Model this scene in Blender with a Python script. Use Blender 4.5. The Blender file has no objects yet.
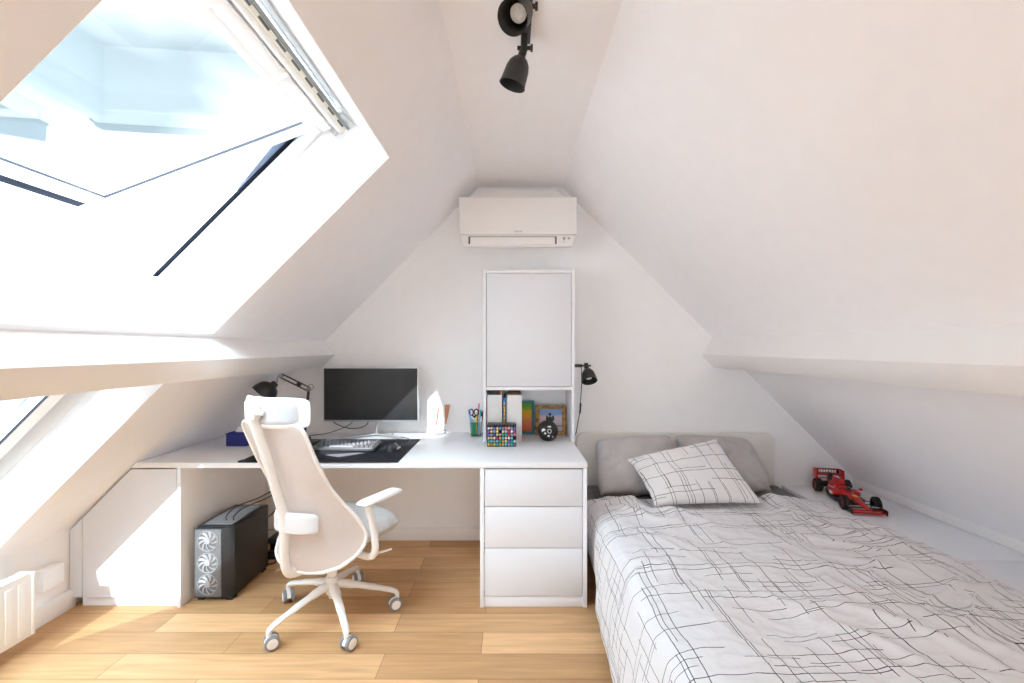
import bpy, bmesh, math, random
from mathutils import Vector, Matrix, noise
random.seed(7)
R = math.radians
C = bpy.context.scene.collection

# ------------------------------------------------------------------ materials
def new_mat(name):
    m = bpy.data.materials.new(name); m.use_nodes = True
    nt = m.node_tree
    return m, nt, nt.nodes['Principled BSDF']

def mat(name, col, rough=.5, metal=0., var=.03, nscale=12., bump=0., bscale=200., spec=.5, coat=0., stretch=None):
    """procedural material: a colour with a faint noise variation and an optional fine bump"""
    m, nt, b = new_mat(name)
    tc = nt.nodes.new('ShaderNodeTexCoord')
    src = tc.outputs['Object']
    if stretch:
        mp = nt.nodes.new('ShaderNodeMapping'); mp.inputs['Scale'].default_value = stretch
        nt.links.new(src, mp.inputs['Vector']); src = mp.outputs['Vector']
    n = nt.nodes.new('ShaderNodeTexNoise'); n.inputs['Scale'].default_value = nscale; n.inputs['Detail'].default_value = 3
    nt.links.new(src, n.inputs['Vector'])
    r = nt.nodes.new('ShaderNodeValToRGB')
    r.color_ramp.elements[0].position = .3; r.color_ramp.elements[1].position = .7
    r.color_ramp.elements[0].color = tuple(c*(1-var) for c in col)+(1,)
    r.color_ramp.elements[1].color = tuple(min(1, c*(1+var)) for c in col)+(1,)
    nt.links.new(n.outputs['Fac'], r.inputs['Fac']); nt.links.new(r.outputs['Color'], b.inputs['Base Color'])
    b.inputs['Roughness'].default_value = rough; b.inputs['Metallic'].default_value = metal
    b.inputs['Specular IOR Level'].default_value = spec; b.inputs['Coat Weight'].default_value = coat
    if bump:
        n2 = nt.nodes.new('ShaderNodeTexNoise'); n2.inputs['Scale'].default_value = bscale; n2.inputs['Detail'].default_value = 2
        nt.links.new(src, n2.inputs['Vector'])
        bp = nt.nodes.new('ShaderNodeBump'); bp.inputs['Strength'].default_value = bump; bp.inputs['Distance'].default_value = .002
        nt.links.new(n2.outputs['Fac'], bp.inputs['Height']); nt.links.new(bp.outputs['Normal'], b.inputs['Normal'])
    return m

def glass_mat(name, tint, edge=.06):
    m = bpy.data.materials.new(name); m.use_nodes = True
    nt = m.node_tree; nt.nodes.clear()
    out = nt.nodes.new('ShaderNodeOutputMaterial')
    t = nt.nodes.new('ShaderNodeBsdfTransparent'); t.inputs['Color'].default_value = tint+(1,)
    g = nt.nodes.new('ShaderNodeBsdfGlossy'); g.inputs['Roughness'].default_value = .02
    f = nt.nodes.new('ShaderNodeFresnel'); f.inputs['IOR'].default_value = 1.45
    mx = nt.nodes.new('ShaderNodeMixShader')
    ge = nt.nodes.new('ShaderNodeNewGeometry'); k = NM(nt)
    fac = k.m('MULTIPLY', f.outputs['Fac'], k.m('SUBTRACT', 1., ge.outputs['Backfacing']))
    nt.links.new(fac, mx.inputs['Fac']); nt.links.new(t.outputs['BSDF'], mx.inputs[1]); nt.links.new(g.outputs['BSDF'], mx.inputs[2])
    nt.links.new(mx.outputs['Shader'], out.inputs['Surface'])
    return m

class NM:
    """small helper to write shader maths"""
    def __init__(s, nt): s.nt = nt
    def m(s, op, a, b=None):
        n = s.nt.nodes.new('ShaderNodeMath'); n.operation = op
        for i, v in enumerate((a, b)):
            if v is None: continue
            if isinstance(v, (int, float)): n.inputs[i].default_value = v
            else: s.nt.links.new(v, n.inputs[i])
        return n.outputs[0]
    def white(s, a, b):
        c = s.nt.nodes.new('ShaderNodeCombineXYZ')
        for i, v in enumerate((a, b)):
            if isinstance(v, (int, float)): c.inputs[i].default_value = v
            else: s.nt.links.new(v, c.inputs[i])
        w = s.nt.nodes.new('ShaderNodeTexWhiteNoise'); w.noise_dimensions = '2D'
        s.nt.links.new(c.outputs[0], w.inputs['Vector'])
        return w.outputs['Value']

def scribble_mat(name, base, layers):
    """white cotton printed with broken, hand-drawn crossing lines; UV in metres"""
    m, nt, b = new_mat(name)
    k = NM(nt)
    uv = nt.nodes.new('ShaderNodeUVMap')
    wob = nt.nodes.new('ShaderNodeTexNoise'); wob.inputs['Scale'].default_value = 5.; wob.inputs['Detail'].default_value = 1
    nt.links.new(uv.outputs['UV'], wob.inputs['Vector'])
    sp = nt.nodes.new('ShaderNodeSeparateXYZ'); nt.links.new(uv.outputs['UV'], sp.inputs[0])
    ws = nt.nodes.new('ShaderNodeSeparateColor'); nt.links.new(wob.outputs['Color'], ws.inputs[0])
    U = k.m('ADD', sp.outputs[0], k.m('MULTIPLY', k.m('SUBTRACT', ws.outputs[0], .5), .022))
    V = k.m('ADD', sp.outputs[1], k.m('MULTIPLY', k.m('SUBTRACT', ws.outputs[1], .5), .022))
    total = None
    for (axis, n, seg, hw, seed, prob) in layers:
        a, c = (U, V) if axis == 'u' else (V, U)
        row_f = k.m('ADD', k.m('MULTIPLY', c, n), seed)
        row = k.m('FLOOR', row_f)
        r1 = k.white(row, seed+.5)
        pos = k.m('ADD', .1, k.m('MULTIPLY', r1, .8))
        d = k.m('ABSOLUTE', k.m('SUBTRACT', k.m('FRACT', row_f), pos))
        line = k.m('LESS_THAN', d, hw*n)
        cell = k.m('FLOOR', k.m('ADD', k.m('MULTIPLY', a, seg), k.m('MULTIPLY', r1, 9.)))
        on = k.m('LESS_THAN', k.white(k.m('MULTIPLY', row, 3.17), k.m('ADD', cell, seed*1.7)), prob)
        q = k.m('MULTIPLY', line, on)
        total = q if total is None else k.m('MAXIMUM', total, q)
    mx = nt.nodes.new('ShaderNodeMix'); mx.data_type = 'RGBA'
    nt.links.new(total, mx.inputs['Factor'])
    mx.inputs['A'].default_value = base+(1,); mx.inputs['B'].default_value = (.05, .05, .055, 1)
    nt.links.new(mx.outputs['Result'], b.inputs['Base Color'])
    b.inputs['Roughness'].default_value = .9; b.inputs['Specular IOR Level'].default_value = .1
    n2 = nt.nodes.new('ShaderNodeTexNoise'); n2.inputs['Scale'].default_value = 26; n2.inputs['Detail'].default_value = 4
    nt.links.new(uv.outputs['UV'], n2.inputs['Vector'])
    bp = nt.nodes.new('ShaderNodeBump'); bp.inputs['Strength'].default_value = .5; bp.inputs['Distance'].default_value = .01
    nt.links.new(n2.outputs['Fac'], bp.inputs['Height']); nt.links.new(bp.outputs['Normal'], b.inputs['Normal'])
    return m

def floor_mat():
    m, nt, b = new_mat('oak_planks')
    tc = nt.nodes.new('ShaderNodeTexCoord')
    br = nt.nodes.new('ShaderNodeTexBrick')
    br.offset = .37; br.offset_frequency = 2; br.squash = 1
    br.inputs['Scale'].default_value = 1; br.inputs['Brick Width'].default_value = 1.12; br.inputs['Row Height'].default_value = .15
    br.inputs['Mortar Size'].default_value = .0012; br.inputs['Mortar Smooth'].default_value = .2
    br.inputs['Color1'].default_value = (.50, .285, .132, 1); br.inputs['Color2'].default_value = (.78, .485, .255, 1)
    br.inputs['Mortar'].default_value = (.20, .10, .04, 1)
    mb = nt.nodes.new('ShaderNodeMapping'); mb.inputs['Location'].default_value = (.13, -.02, 0)
    nt.links.new(tc.outputs['Object'], mb.inputs['Vector']); nt.links.new(mb.outputs['Vector'], br.inputs['Vector'])
    mp = nt.nodes.new('ShaderNodeMapping'); mp.inputs['Scale'].default_value = (2.2, 34, 1)
    nt.links.new(tc.outputs['Object'], mp.inputs['Vector'])
    n = nt.nodes.new('ShaderNodeTexNoise'); n.inputs['Scale'].default_value = 1.3; n.inputs['Detail'].default_value = 6; n.inputs['Distortion'].default_value = .6
    nt.links.new(mp.outputs['Vector'], n.inputs['Vector'])
    rp = nt.nodes.new('ShaderNodeValToRGB')
    rp.color_ramp.elements[0].position = .3; rp.color_ramp.elements[0].color = (.82, .79, .75, 1)
    rp.color_ramp.elements[1].position = .68; rp.color_ramp.elements[1].color = (1.06, 1.05, 1.04, 1)
    nt.links.new(n.outputs['Fac'], rp.inputs['Fac'])
    mx = nt.nodes.new('ShaderNodeMix'); mx.data_type = 'RGBA'; mx.blend_type = 'MULTIPLY'; mx.inputs['Factor'].default_value = 1
    nt.links.new(br.outputs['Color'], mx.inputs['A']); nt.links.new(rp.outputs['Color'], mx.inputs['B'])
    nt.links.new(mx.outputs['Result'], b.inputs['Base Color'])
    b.inputs['Roughness'].default_value = .48; b.inputs['Specular IOR Level'].default_value = .35
    return m

def bands_mat(name, stops, axis=2, lo=0., hi=1., wob=0., rough=.5):
    """horizontal bands of paint along one local axis (a printed picture)"""
    m, nt, b = new_mat(name)
    k = NM(nt)
    tc = nt.nodes.new('ShaderNodeTexCoord')
    sp = nt.nodes.new('ShaderNodeSeparateXYZ'); nt.links.new(tc.outputs['Object'], sp.inputs[0])
    n = nt.nodes.new('ShaderNodeTexNoise'); n.inputs['Scale'].default_value = 22; n.inputs['Detail'].default_value = 2
    nt.links.new(tc.outputs['Object'], n.inputs['Vector'])
    v = k.m('DIVIDE', k.m('SUBTRACT', sp.outputs[axis], lo), hi-lo)
    v = k.m('ADD', v, k.m('MULTIPLY', k.m('SUBTRACT', n.outputs['Fac'], .5), wob))
    rp = nt.nodes.new('ShaderNodeValToRGB')
    cr = rp.color_ramp
    while len(cr.elements) < len(stops): cr.elements.new(.5)
    for e, (p, c) in zip(cr.elements, stops): e.position = p; e.color = c+(1,)
    nt.links.new(v, rp.inputs['Fac']); nt.links.new(rp.outputs['Color'], b.inputs['Base Color'])
    b.inputs['Roughness'].default_value = rough
    return m

M = {}
M['wall'] = mat('wall_paint', (.91, .908, .91), .9, var=.01, bump=.05, bscale=90, spec=.2)
M['roof'] = mat('sloped_ceiling_paint', (.905, .898, .917), .9, var=.01, bump=.05, bscale=90, spec=.2)
M['trimw'] = mat('white_trim_paint', (.90, .89, .885), .55, var=.008)
M['lining'] = mat('white_window_lining', (.82, .82, .82), .45, var=.006)
M['lacq'] = mat('white_lacquered_board', (.87, .88, .91), .38, var=.006)
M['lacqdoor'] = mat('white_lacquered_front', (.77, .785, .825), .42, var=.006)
M['gap'] = mat('shadow_joint_grey', (.38, .37, .37), .8)
M['floor'] = floor_mat()
M['navy'] = mat('black_window_gasket', (.006, .008, .014), .9, spec=.1)
M['gasket'] = mat('thin_black_gasket', (.02, .02, .035), .6)
M['bluegrey'] = mat('blue_grey_side_channel', (.07, .09, .14), .5)
M['cream'] = mat('cream_vent_strip', (.80, .76, .66), .5)
M['alu'] = mat('brushed_aluminium', (.62, .62, .62), .35, .85, stretch=(1, 40, 1))
M['greyprof'] = mat('grey_profile', (.30, .32, .32), .5)
M['pane'] = glass_mat('window_pane_glass', (.62, .65, .66))
M['acw'] = mat('ac_white_plastic', (.86, .84, .82), .35, var=.006)
M['acdark'] = mat('ac_dark_slot', (.10, .10, .10), .6)
M['blk'] = mat('matt_black_metal', (.022, .022, .024), .45, var=.15)
M['blkp'] = mat('black_plastic', (.016, .016, .018), .35, var=.15)
M['lampin'] = mat('spot_inner_black', (.02, .02, .02), .5)
M['led'] = mat('led_bulb_face', (.80, .78, .78), .3)
M['chairw'] = mat('white_chair_plastic', (.86, .84, .82), .4, var=.01)
M['chairm'] = mat('cream_chair_mesh', (.90, .835, .80), .75, var=.02, bump=.25, bscale=700)
M['pad'] = mat('white_padding', (.70, .70, .715), .8, var=.02, bump=.1, bscale=500)
M['headpad'] = mat('white_headrest_sun_darkened', (.50, .50, .515), .85, var=.02, bump=.1, bscale=500)  # white headrest parts, colour darkened to offset the direct sun on them
M['seat'] = mat('light_grey_seat_fabric', (.58, .565, .55), .9, var=.05, bump=.3, bscale=600, nscale=60)
M['tyre'] = mat('grey_caster_rubber', (.24, .25, .26), .6)
M['pcblk'] = mat('pc_black_steel', (.018, .018, .02), .42, var=.15, stretch=(1, 20, 20))
M['pcmesh'] = mat('pc_front_smoked_mesh', (.15, .15, .16), .5, var=.15, nscale=120)
M['pctop'] = mat('pc_top_grille', (.13, .135, .145), .5, var=.2, nscale=300)
M['fan'] = mat('translucent_white_fan', (.40, .40, .42), .35)
M['screen'] = mat('dark_matt_screen', (.030, .030, .031), .5, spec=.4, var=.1)
M['silver'] = mat('silver_plastic', (.62, .62, .63), .3, .6)
M['dmat'] = mat('black_leather_desk_mat', (.018, .019, .024), .6, var=.1, bump=.1, bscale=300, spec=.2)
M['keyl'] = mat('grey_keycap', (.15, .15, .16), .5)
M['keyd'] = mat('dark_keycap', (.06, .06, .065), .5)
M['keyb'] = mat('keyboard_case', (.06, .06, .065), .45, 0.)
M['mouse'] = mat('graphite_mouse', (.04, .042, .046), .35)
M['film'] = mat('grey_plastic_card', (.13, .13, .14), .45)
M['blue'] = mat('royal_blue_card', (.022, .03, .22), .6)
M['paper'] = mat('white_paper', (.86, .86, .86), .8)
M['headb'] = mat('off_white_headboard', (.80, .785, .745), .5, var=.008)
M['sheet'] = mat('grey_brown_striped_sheet', (.20, .185, .19), .95, var=.25, nscale=3, stretch=(1, 22, 1), bump=.2)
M['greypil'] = mat('taupe_grey_cotton', (.50, .47, .465), .95, var=.06, nscale=8, bump=.2, bscale=120)
M['duvet'] = scribble_mat('duvet_print', (.78, .77, .785), [
    ('u', 11, 3.0, .0014, 3, .42), ('u', 16, 5.5, .0012, 11, .28), ('u', 7, 3.6, .0014, 23, .42), ('u', 19, 6.5, .0011, 41, .16),
    ('v', 11, 2.8, .0014, 5, .42), ('v', 17, 5.0, .0012, 17, .28), ('v', 7, 3.3, .0014, 31, .42), ('v', 20, 6.0, .0011, 43, .16)])
M['pillowp'] = scribble_mat('pillow_print', (.85, .84, .85), [
    ('u', 13, 3.4, .0013, 3, .6), ('u', 19, 5.5, .0012, 12, .35),
    ('v', 13, 3.0, .0013, 6, .6), ('v', 19, 5.0, .0012, 19, .35)])
M['red'] = mat('glossy_red', (.60, .012, .016), .3, coat=.3)
M['yel'] = mat('yellow_mark', (.85, .55, .05), .4)
M['wht'] = mat('white_mark', (.85, .85, .87), .5)
M['rubber'] = mat('black_rubber_tyre', (.012, .012, .012), .7)
M['teal'] = mat('teal_painted_wood', (.03, .20, .24), .5)
M['gold'] = mat('mottled_brown_gilt_wood', (.36, .20, .06), .5, var=.6, nscale=40)
M['clear'] = glass_mat('clear_plastic', (.80, .84, .83))
M['wood'] = mat('reddish_wood', (.46, .20, .10), .5, var=.2)
M['copper'] = mat('brown_folder_edge', (.18, .10, .06), .6)
M['bluebook'] = mat('blue_book_spine', (.02, .15, .38), .5)
M['filew'] = mat('white_file_card', (.78, .775, .77), .6)
M['art'] = bands_mat('abstract_painting', [(0, (.68, .13, .06)), (.38, (.75, .24, .09)), (.55, (.80, .37, .03)), (.72, (.72, .42, .03)), (.82, (.20, .42, .03)), (1, (.13, .36, .03))], 2, 0, 1, .35)
M['art'].node_tree.nodes['Principled BSDF'].inputs['Specular IOR Level'].default_value = .2
M['photo'] = bands_mat('beach_photo', [(0, (.52, .42, .46)), (.62, (.60, .50, .55)), (.70, (.50, .45, .58)), (.74, (.24, .36, .62)), (1, (.20, .33, .62))], 2, 0, 1, .06)
COL = {'pink': (.85, .22, .40), 'red': (.75, .04, .06), 'orange': (.90, .32, .06), 'yellow': (.88, .72, .10), 'lime': (.52, .75, .10),
       'green': (.04, .50, .20), 'teal': (.03, .50, .50), 'light blue': (.15, .55, .85), 'dark blue': (.06, .10, .50), 'violet': (.30, .16, .55),
       'peach': (.90, .62, .42), 'white': (.85, .85, .86), 'grey': (.42, .42, .45), 'magenta': (.65, .04, .30), 'sand': (.74, .66, .42), 'black': (.03, .03, .03), 'brown': (.3, .15, .08)}
MK = {k: mat('marker_'+k.replace(' ', '_'), v, .4) for k, v in COL.items()}

# ------------------------------------------------------------------ mesh helpers
def join(bm, piece, mtx=None):
    me = bpy.data.meshes.new('tmp'); piece.to_mesh(me); piece.free()
    if mtx is not None: me.transform(mtx)
    bm.from_mesh(me); bpy.data.meshes.remove(me)

def box(bm, x0, x1, y0, y1, z0, z1, r=.002, seg=2, mtx=None):
    p = bmesh.new()
    bmesh.ops.create_cube(p, size=1)
    for v in p.verts: v.co = Vector(((x0+x1)/2+v.co.x*(x1-x0), (y0+y1)/2+v.co.y*(y1-y0), (z0+z1)/2+v.co.z*(z1-z0)))
    r = min(r, .45*min(abs(x1-x0), abs(y1-y0), abs(z1-z0)))
    if r > 0: bmesh.ops.bevel(p, geom=list(p.edges), offset=r, segments=seg, profile=.5, affect='EDGES')
    join(bm, p, mtx)

def prism(bm, pts, axis, a0, a1, r=0., seg=2, mtx=None):
    """extrude a 2D polygon: axis 'x' pts=(y,z), 'y' pts=(x,z), 'z' pts=(x,y)"""
    f = {'x': lambda p, a: (a, p[0], p[1]), 'y': lambda p, a: (p[0], a, p[1]), 'z': lambda p, a: (p[0], p[1], a)}[axis]
    p = bmesh.new()
    A = [p.verts.new(f(q, a0)) for q in pts]; B = [p.verts.new(f(q, a1)) for q in pts]
    n = len(pts)
    p.faces.new(A); p.faces.new(B[::-1])
    for i in range(n): p.faces.new((A[i], B[i], B[(i+1) % n], A[(i+1) % n]))
    bmesh.ops.recalc_face_normals(p, faces=p.faces)
    if r > 0: bmesh.ops.bevel(p, geom=list(p.edges), offset=r, segments=seg, profile=.5, affect='EDGES')
    join(bm, p, mtx)

def smooth_path(pts, n=6, closed=False):
    P = [Vector(p) for p in pts]; out = []
    N = len(P)
    for i in range(N if closed else N-1):
        if closed: p0, p1, p2, p3 = P[i-1], P[i], P[(i+1) % N], P[(i+2) % N]
        else: p0, p1, p2, p3 = P[max(i-1, 0)], P[i], P[i+1], P[min(i+2, N-1)]
        for k in range(n):
            t = k/n
            out.append(.5*((2*p1)+(p2-p0)*t+(2*p0-5*p1+4*p2-p3)*t*t+(3*p1-p0-3*p2+p3)*t**3))
    if not closed: out.append(P[-1])
    return out

def tube(bm, pts, r, seg=10, ab=(1, 1), up=None, closed=False, mtx=None):
    """sweep an ellipse along pts; r a number or a list; ab scales the two cross axes (side, up)"""
    P = [Vector(p) for p in pts]; n = len(P)
    p = bmesh.new(); rings = []; side = None
    for i in range(n):
        if closed: t = (P[(i+1) % n]-P[i-1]).normalized()
        else: t = (P[min(i+1, n-1)]-P[max(i-1, 0)]).normalized()
        if up is not None: side = t.cross(Vector(up)).normalized()
        elif side is None:
            a = Vector((0, 0, 1)) if abs(t.z) < .9 else Vector((1, 0, 0))
            side = t.cross(a).normalized()
        else: side = (side-t*side.dot(t)).normalized()
        u = side.cross(t).normalized()
        ri = r[i] if isinstance(r, (list, tuple)) else r
        rings.append([p.verts.new(P[i]+side*(math.cos(a)*ri*ab[0])+u*(math.sin(a)*ri*ab[1])) for a in [2*math.pi*k/seg for k in range(seg)]])
    for i in range(n if closed else n-1):
        A, B = rings[i], rings[(i+1) % n]
        for k in range(seg): p.faces.new((A[k], A[(k+1) % seg], B[(k+1) % seg], B[k]))
    if not closed: p.faces.new(rings[0][::-1]); p.faces.new(rings[-1])
    join(bm, p, mtx)

def lathe(bm, prof, seg=24, mtx=None):
    """revolve (r, z) about z; ends with r=0 close to a point"""
    p = bmesh.new(); rings = []
    for r, z in prof:
        if r < 1e-6: rings.append([p.verts.new((0, 0, z))])
        else: rings.append([p.verts.new((r*math.cos(2*math.pi*k/seg), r*math.sin(2*math.pi*k/seg), z)) for k in range(seg)])
    for A, B in zip(rings, rings[1:]):
        for k in range(seg):
            a, b = A[k % len(A)], A[(k+1) % len(A)]; c, d = B[(k+1) % len(B)], B[k % len(B)]
            q = []
            for v in (a, b, c, d):
                if v not in q: q.append(v)
            if len(q) > 2: p.faces.new(q)
    join(bm, p, mtx)

def aim(loc, d, up=(0, 0, 1)):
    """matrix that takes local +z to direction d"""
    d = Vector(d).normalized()
    return Matrix.Translation(Vector(loc)) @ d.to_track_quat('Z', 'Y').to_matrix().to_4x4()

def obj(name, bm, m, parent=None, ang=35, recalc=True):
    if recalc: bmesh.ops.recalc_face_normals(bm, faces=bm.faces)
    me = bpy.data.meshes.new(name); bm.to_mesh(me); bm.free()
    for f in me.polygons: f.use_smooth = True
    me.set_sharp_from_angle(angle=R(ang))
    for x in (m if isinstance(m, list) else [m]): me.materials.append(x)
    o = bpy.data.objects.new(name, me); C.objects.link(o)
    if parent: o.parent = parent
    return o

def B(): return bmesh.new()

def tag(o, label, cat, group=None):
    o['label'] = label; o['category'] = cat
    if group: o['group'] = group
    return o

def thing(name, label, cat, loc=(0, 0, 0), rz=0, group=None):
    o = bpy.data.objects.new(name, None); C.objects.link(o)
    o.location = loc; o.rotation_euler = (0, 0, rz); o.empty_display_size = .1
    return tag(o, label, cat, group)

def struct(name, bm, m, parent=None, ang=35):
    o = obj(name, bm, m, parent, ang)
    if not parent: o['kind'] = 'structure'
    return o

def copy_tree(o, parent=None):
    c = o.copy(); C.objects.link(c)
    if parent: c.parent = parent
    for ch in list(o.children): copy_tree(ch, c)
    return c

# ------------------------------------------------------------------ room shell (metres; camera at x=0 y=0 z=1.326 looking along +y)
YB, YR, ZC = 3.14, -1.9, 2.43
XL, XRt = -.225, .355            # edges of the flat ceiling
KL, KR = -2.255, 2.37             # knee walls
S = math.sqrt(.5)

b = B(); box(b, -2.5, 2.6, YR-.1, YB+.1, -.1, 0, 0); struct('floor', b, M['floor'])
b = B(); box(b, XL-.2, XRt+.2, YR-.1, YB+.15, ZC, ZC+.2, 0); struct('ceiling', b, M['roof'])
gable = [(KL-.1, -.1), (KR+.1, -.1), (KR+.1, .36), (XRt, ZC+.06), (XL, ZC+.06), (KL-.1, .36)]
b = B(); prism(b, gable, 'y', YB, YB+.15); struct('wall_back', b, M['wall'])
b = B(); box(b, KL-.12, KL, YR, YB+.1, -.1, .44, 0); struct('wall_left', b, M['wall'])
b = B(); box(b, KR, KR+.12, YR, YB+.1, -.1, .44, 0); struct('wall_right', b, M['wall'])

def LP(u, y, d):   # left slope: u metres down from the ridge, d metres outwards
    return Vector((XL-u*S-d*S, y, ZC-u*S+d*S))
def RP(u, y, d):
    return Vector((XRt+u*S+d*S, y, ZC-u*S+d*S))

def slab(bm, P, us, ys, holes, d0, d1):
    p = bm; nu, ny = len(us), len(ys)
    V = {}
    def vt(i, j, k):
        if (i, j, k) not in V: V[(i, j, k)] = p.verts.new(P(us[i], ys[j], (d0, d1)[k]))
        return V[(i, j, k)]
    solid = lambda i, j: 0 <= i < nu-1 and 0 <= j < ny-1 and (i, j) not in holes
    for i in range(nu-1):
        for j in range(ny-1):
            if not solid(i, j): continue
            for k in (0, 1): p.faces.new((vt(i, j, k), vt(i+1, j, k), vt(i+1, j+1, k), vt(i, j+1, k)))
            for (di, dj, e) in ((-1, 0, ((i, j), (i, j+1))), (1, 0, ((i+1, j), (i+1, j+1))), (0, -1, ((i, j), (i+1, j))), (0, 1, ((i, j+1), (i+1, j+1)))):
                if not solid(i+di, j+dj):
                    (a, c) = e
                    p.faces.new((vt(*a, 0), vt(*c, 0), vt(*c, 1), vt(*a, 1)))

U0, U1, U2, U3, U4 = .4158, 1.475, 1.75, 2.78, 2.96
W0, W1 = .80, 1.94
b = B(); slab(b, LP, [-.02, U0, U1, U2, U3, U4], [YR, W0, W1, YB+.1], {(1, 1), (3, 1)}, 0, .27)
struct('ceiling_left', b, M['roof'])
b = B(); slab(b, RP, [-.02, 2.95], [YR, YB+.1], set(), 0, .27)
struct('ceiling_right', b, M['roof'])

# purlins, square to the slopes
b = B(); prism(b, [(-1.284, 1.371), (-1.210, 1.276), (-1.305, 1.188), (-1.387, 1.268), (-1.42, 1.30), (-1.32, 1.40)], 'y', YR, YB, .004); struct('trim_1', b, M['trimw'])
b = B(); prism(b, [(1.393, 1.392), (1.314, 1.278), (1.397, 1.190), (1.495, 1.290), (1.54, 1.32), (1.44, 1.42)], 'y', YR, YB, .004); struct('trim_2', b, M['trimw'])
# skirting boards
b = B(); box(b, KL, KL+.024, YR, 2.335, 0, .095, .003); struct('baseboard_left', b, M['trimw'])
b = B(); box(b, -1.66, .45, YB-.016, YB, 0, .085, .003); struct('baseboard_back', b, M['trimw'])
b = B(); box(b, KR-.016, KR, YR, YB, .376, .432, .003); struct('baseboard_right', b, M['trimw'])
# rear gable behind the camera; its unseen glazed opening is added for fill light
b = B()
for poly in ([(KL-.1, -.1), (-.95, -.1), (-.95, 1.705), (KL-.1, .36)], [(1.10, -.1), (KR+.1, -.1), (KR+.1, .36), (1.10, 1.685)],
             [(-.95, 1.5), (1.10, 1.5), (1.10, 1.685), (XRt, ZC+.06), (XL, ZC+.06), (-.95, 1.705)]):
    prism(b, poly, 'y', YR-.12, YR)
struct('wall_rear', b, M['wall'])
wr = bpy.data.objects.new('window_added_fill', None); C.objects.link(wr); wr.location = (.075, YR-.06, 0); wr['kind'] = 'structure'
b = B()
for x in (-1.02, 0, 1.02): box(b, x-.035, x+.035, -.03, .03, 0, 1.5)
box(b, -1.02, 1.02, -.03, .03, .0, .07); box(b, -1.02, 1.02, -.03, .03, 1.43, 1.5)
obj('window_frame', b, M['lining'], wr)
b = B(); box(b, -1., 1., -.006, .006, .05, 1.45, 0); obj('pane', b, M['pane'], wr)

# ------------------------------------------------------------------ roof windows
def slope_mtx():
    """local x = down the slope, y = along the room, z = outwards"""
    m = Matrix(((-S, 0, -S, XL), (0, 1, 0, 0), (-S, 0, S, ZC), (0, 0, 0, 1)))
    return m
SM = slope_mtx()

def ring(bm, u0, u1, y0, y1, w, d0, d1, r=.003, mtx=SM):
    box(bm, u0, u0+w, y0, y1, d0, d1, r, 2, mtx); box(bm, u1-w, u1, y0, y1, d0, d1, r, 2, mtx)
    box(bm, u0+w, u1-w, y0, y0+w, d0, d1, r, 2, mtx); box(bm, u0+w, u1-w, y1-w, y1, d0, d1, r, 2, mtx)

def win_root(name):
    o = bpy.data.objects.new(name, None); C.objects.link(o); o['kind'] = 'structure'; return o

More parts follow.
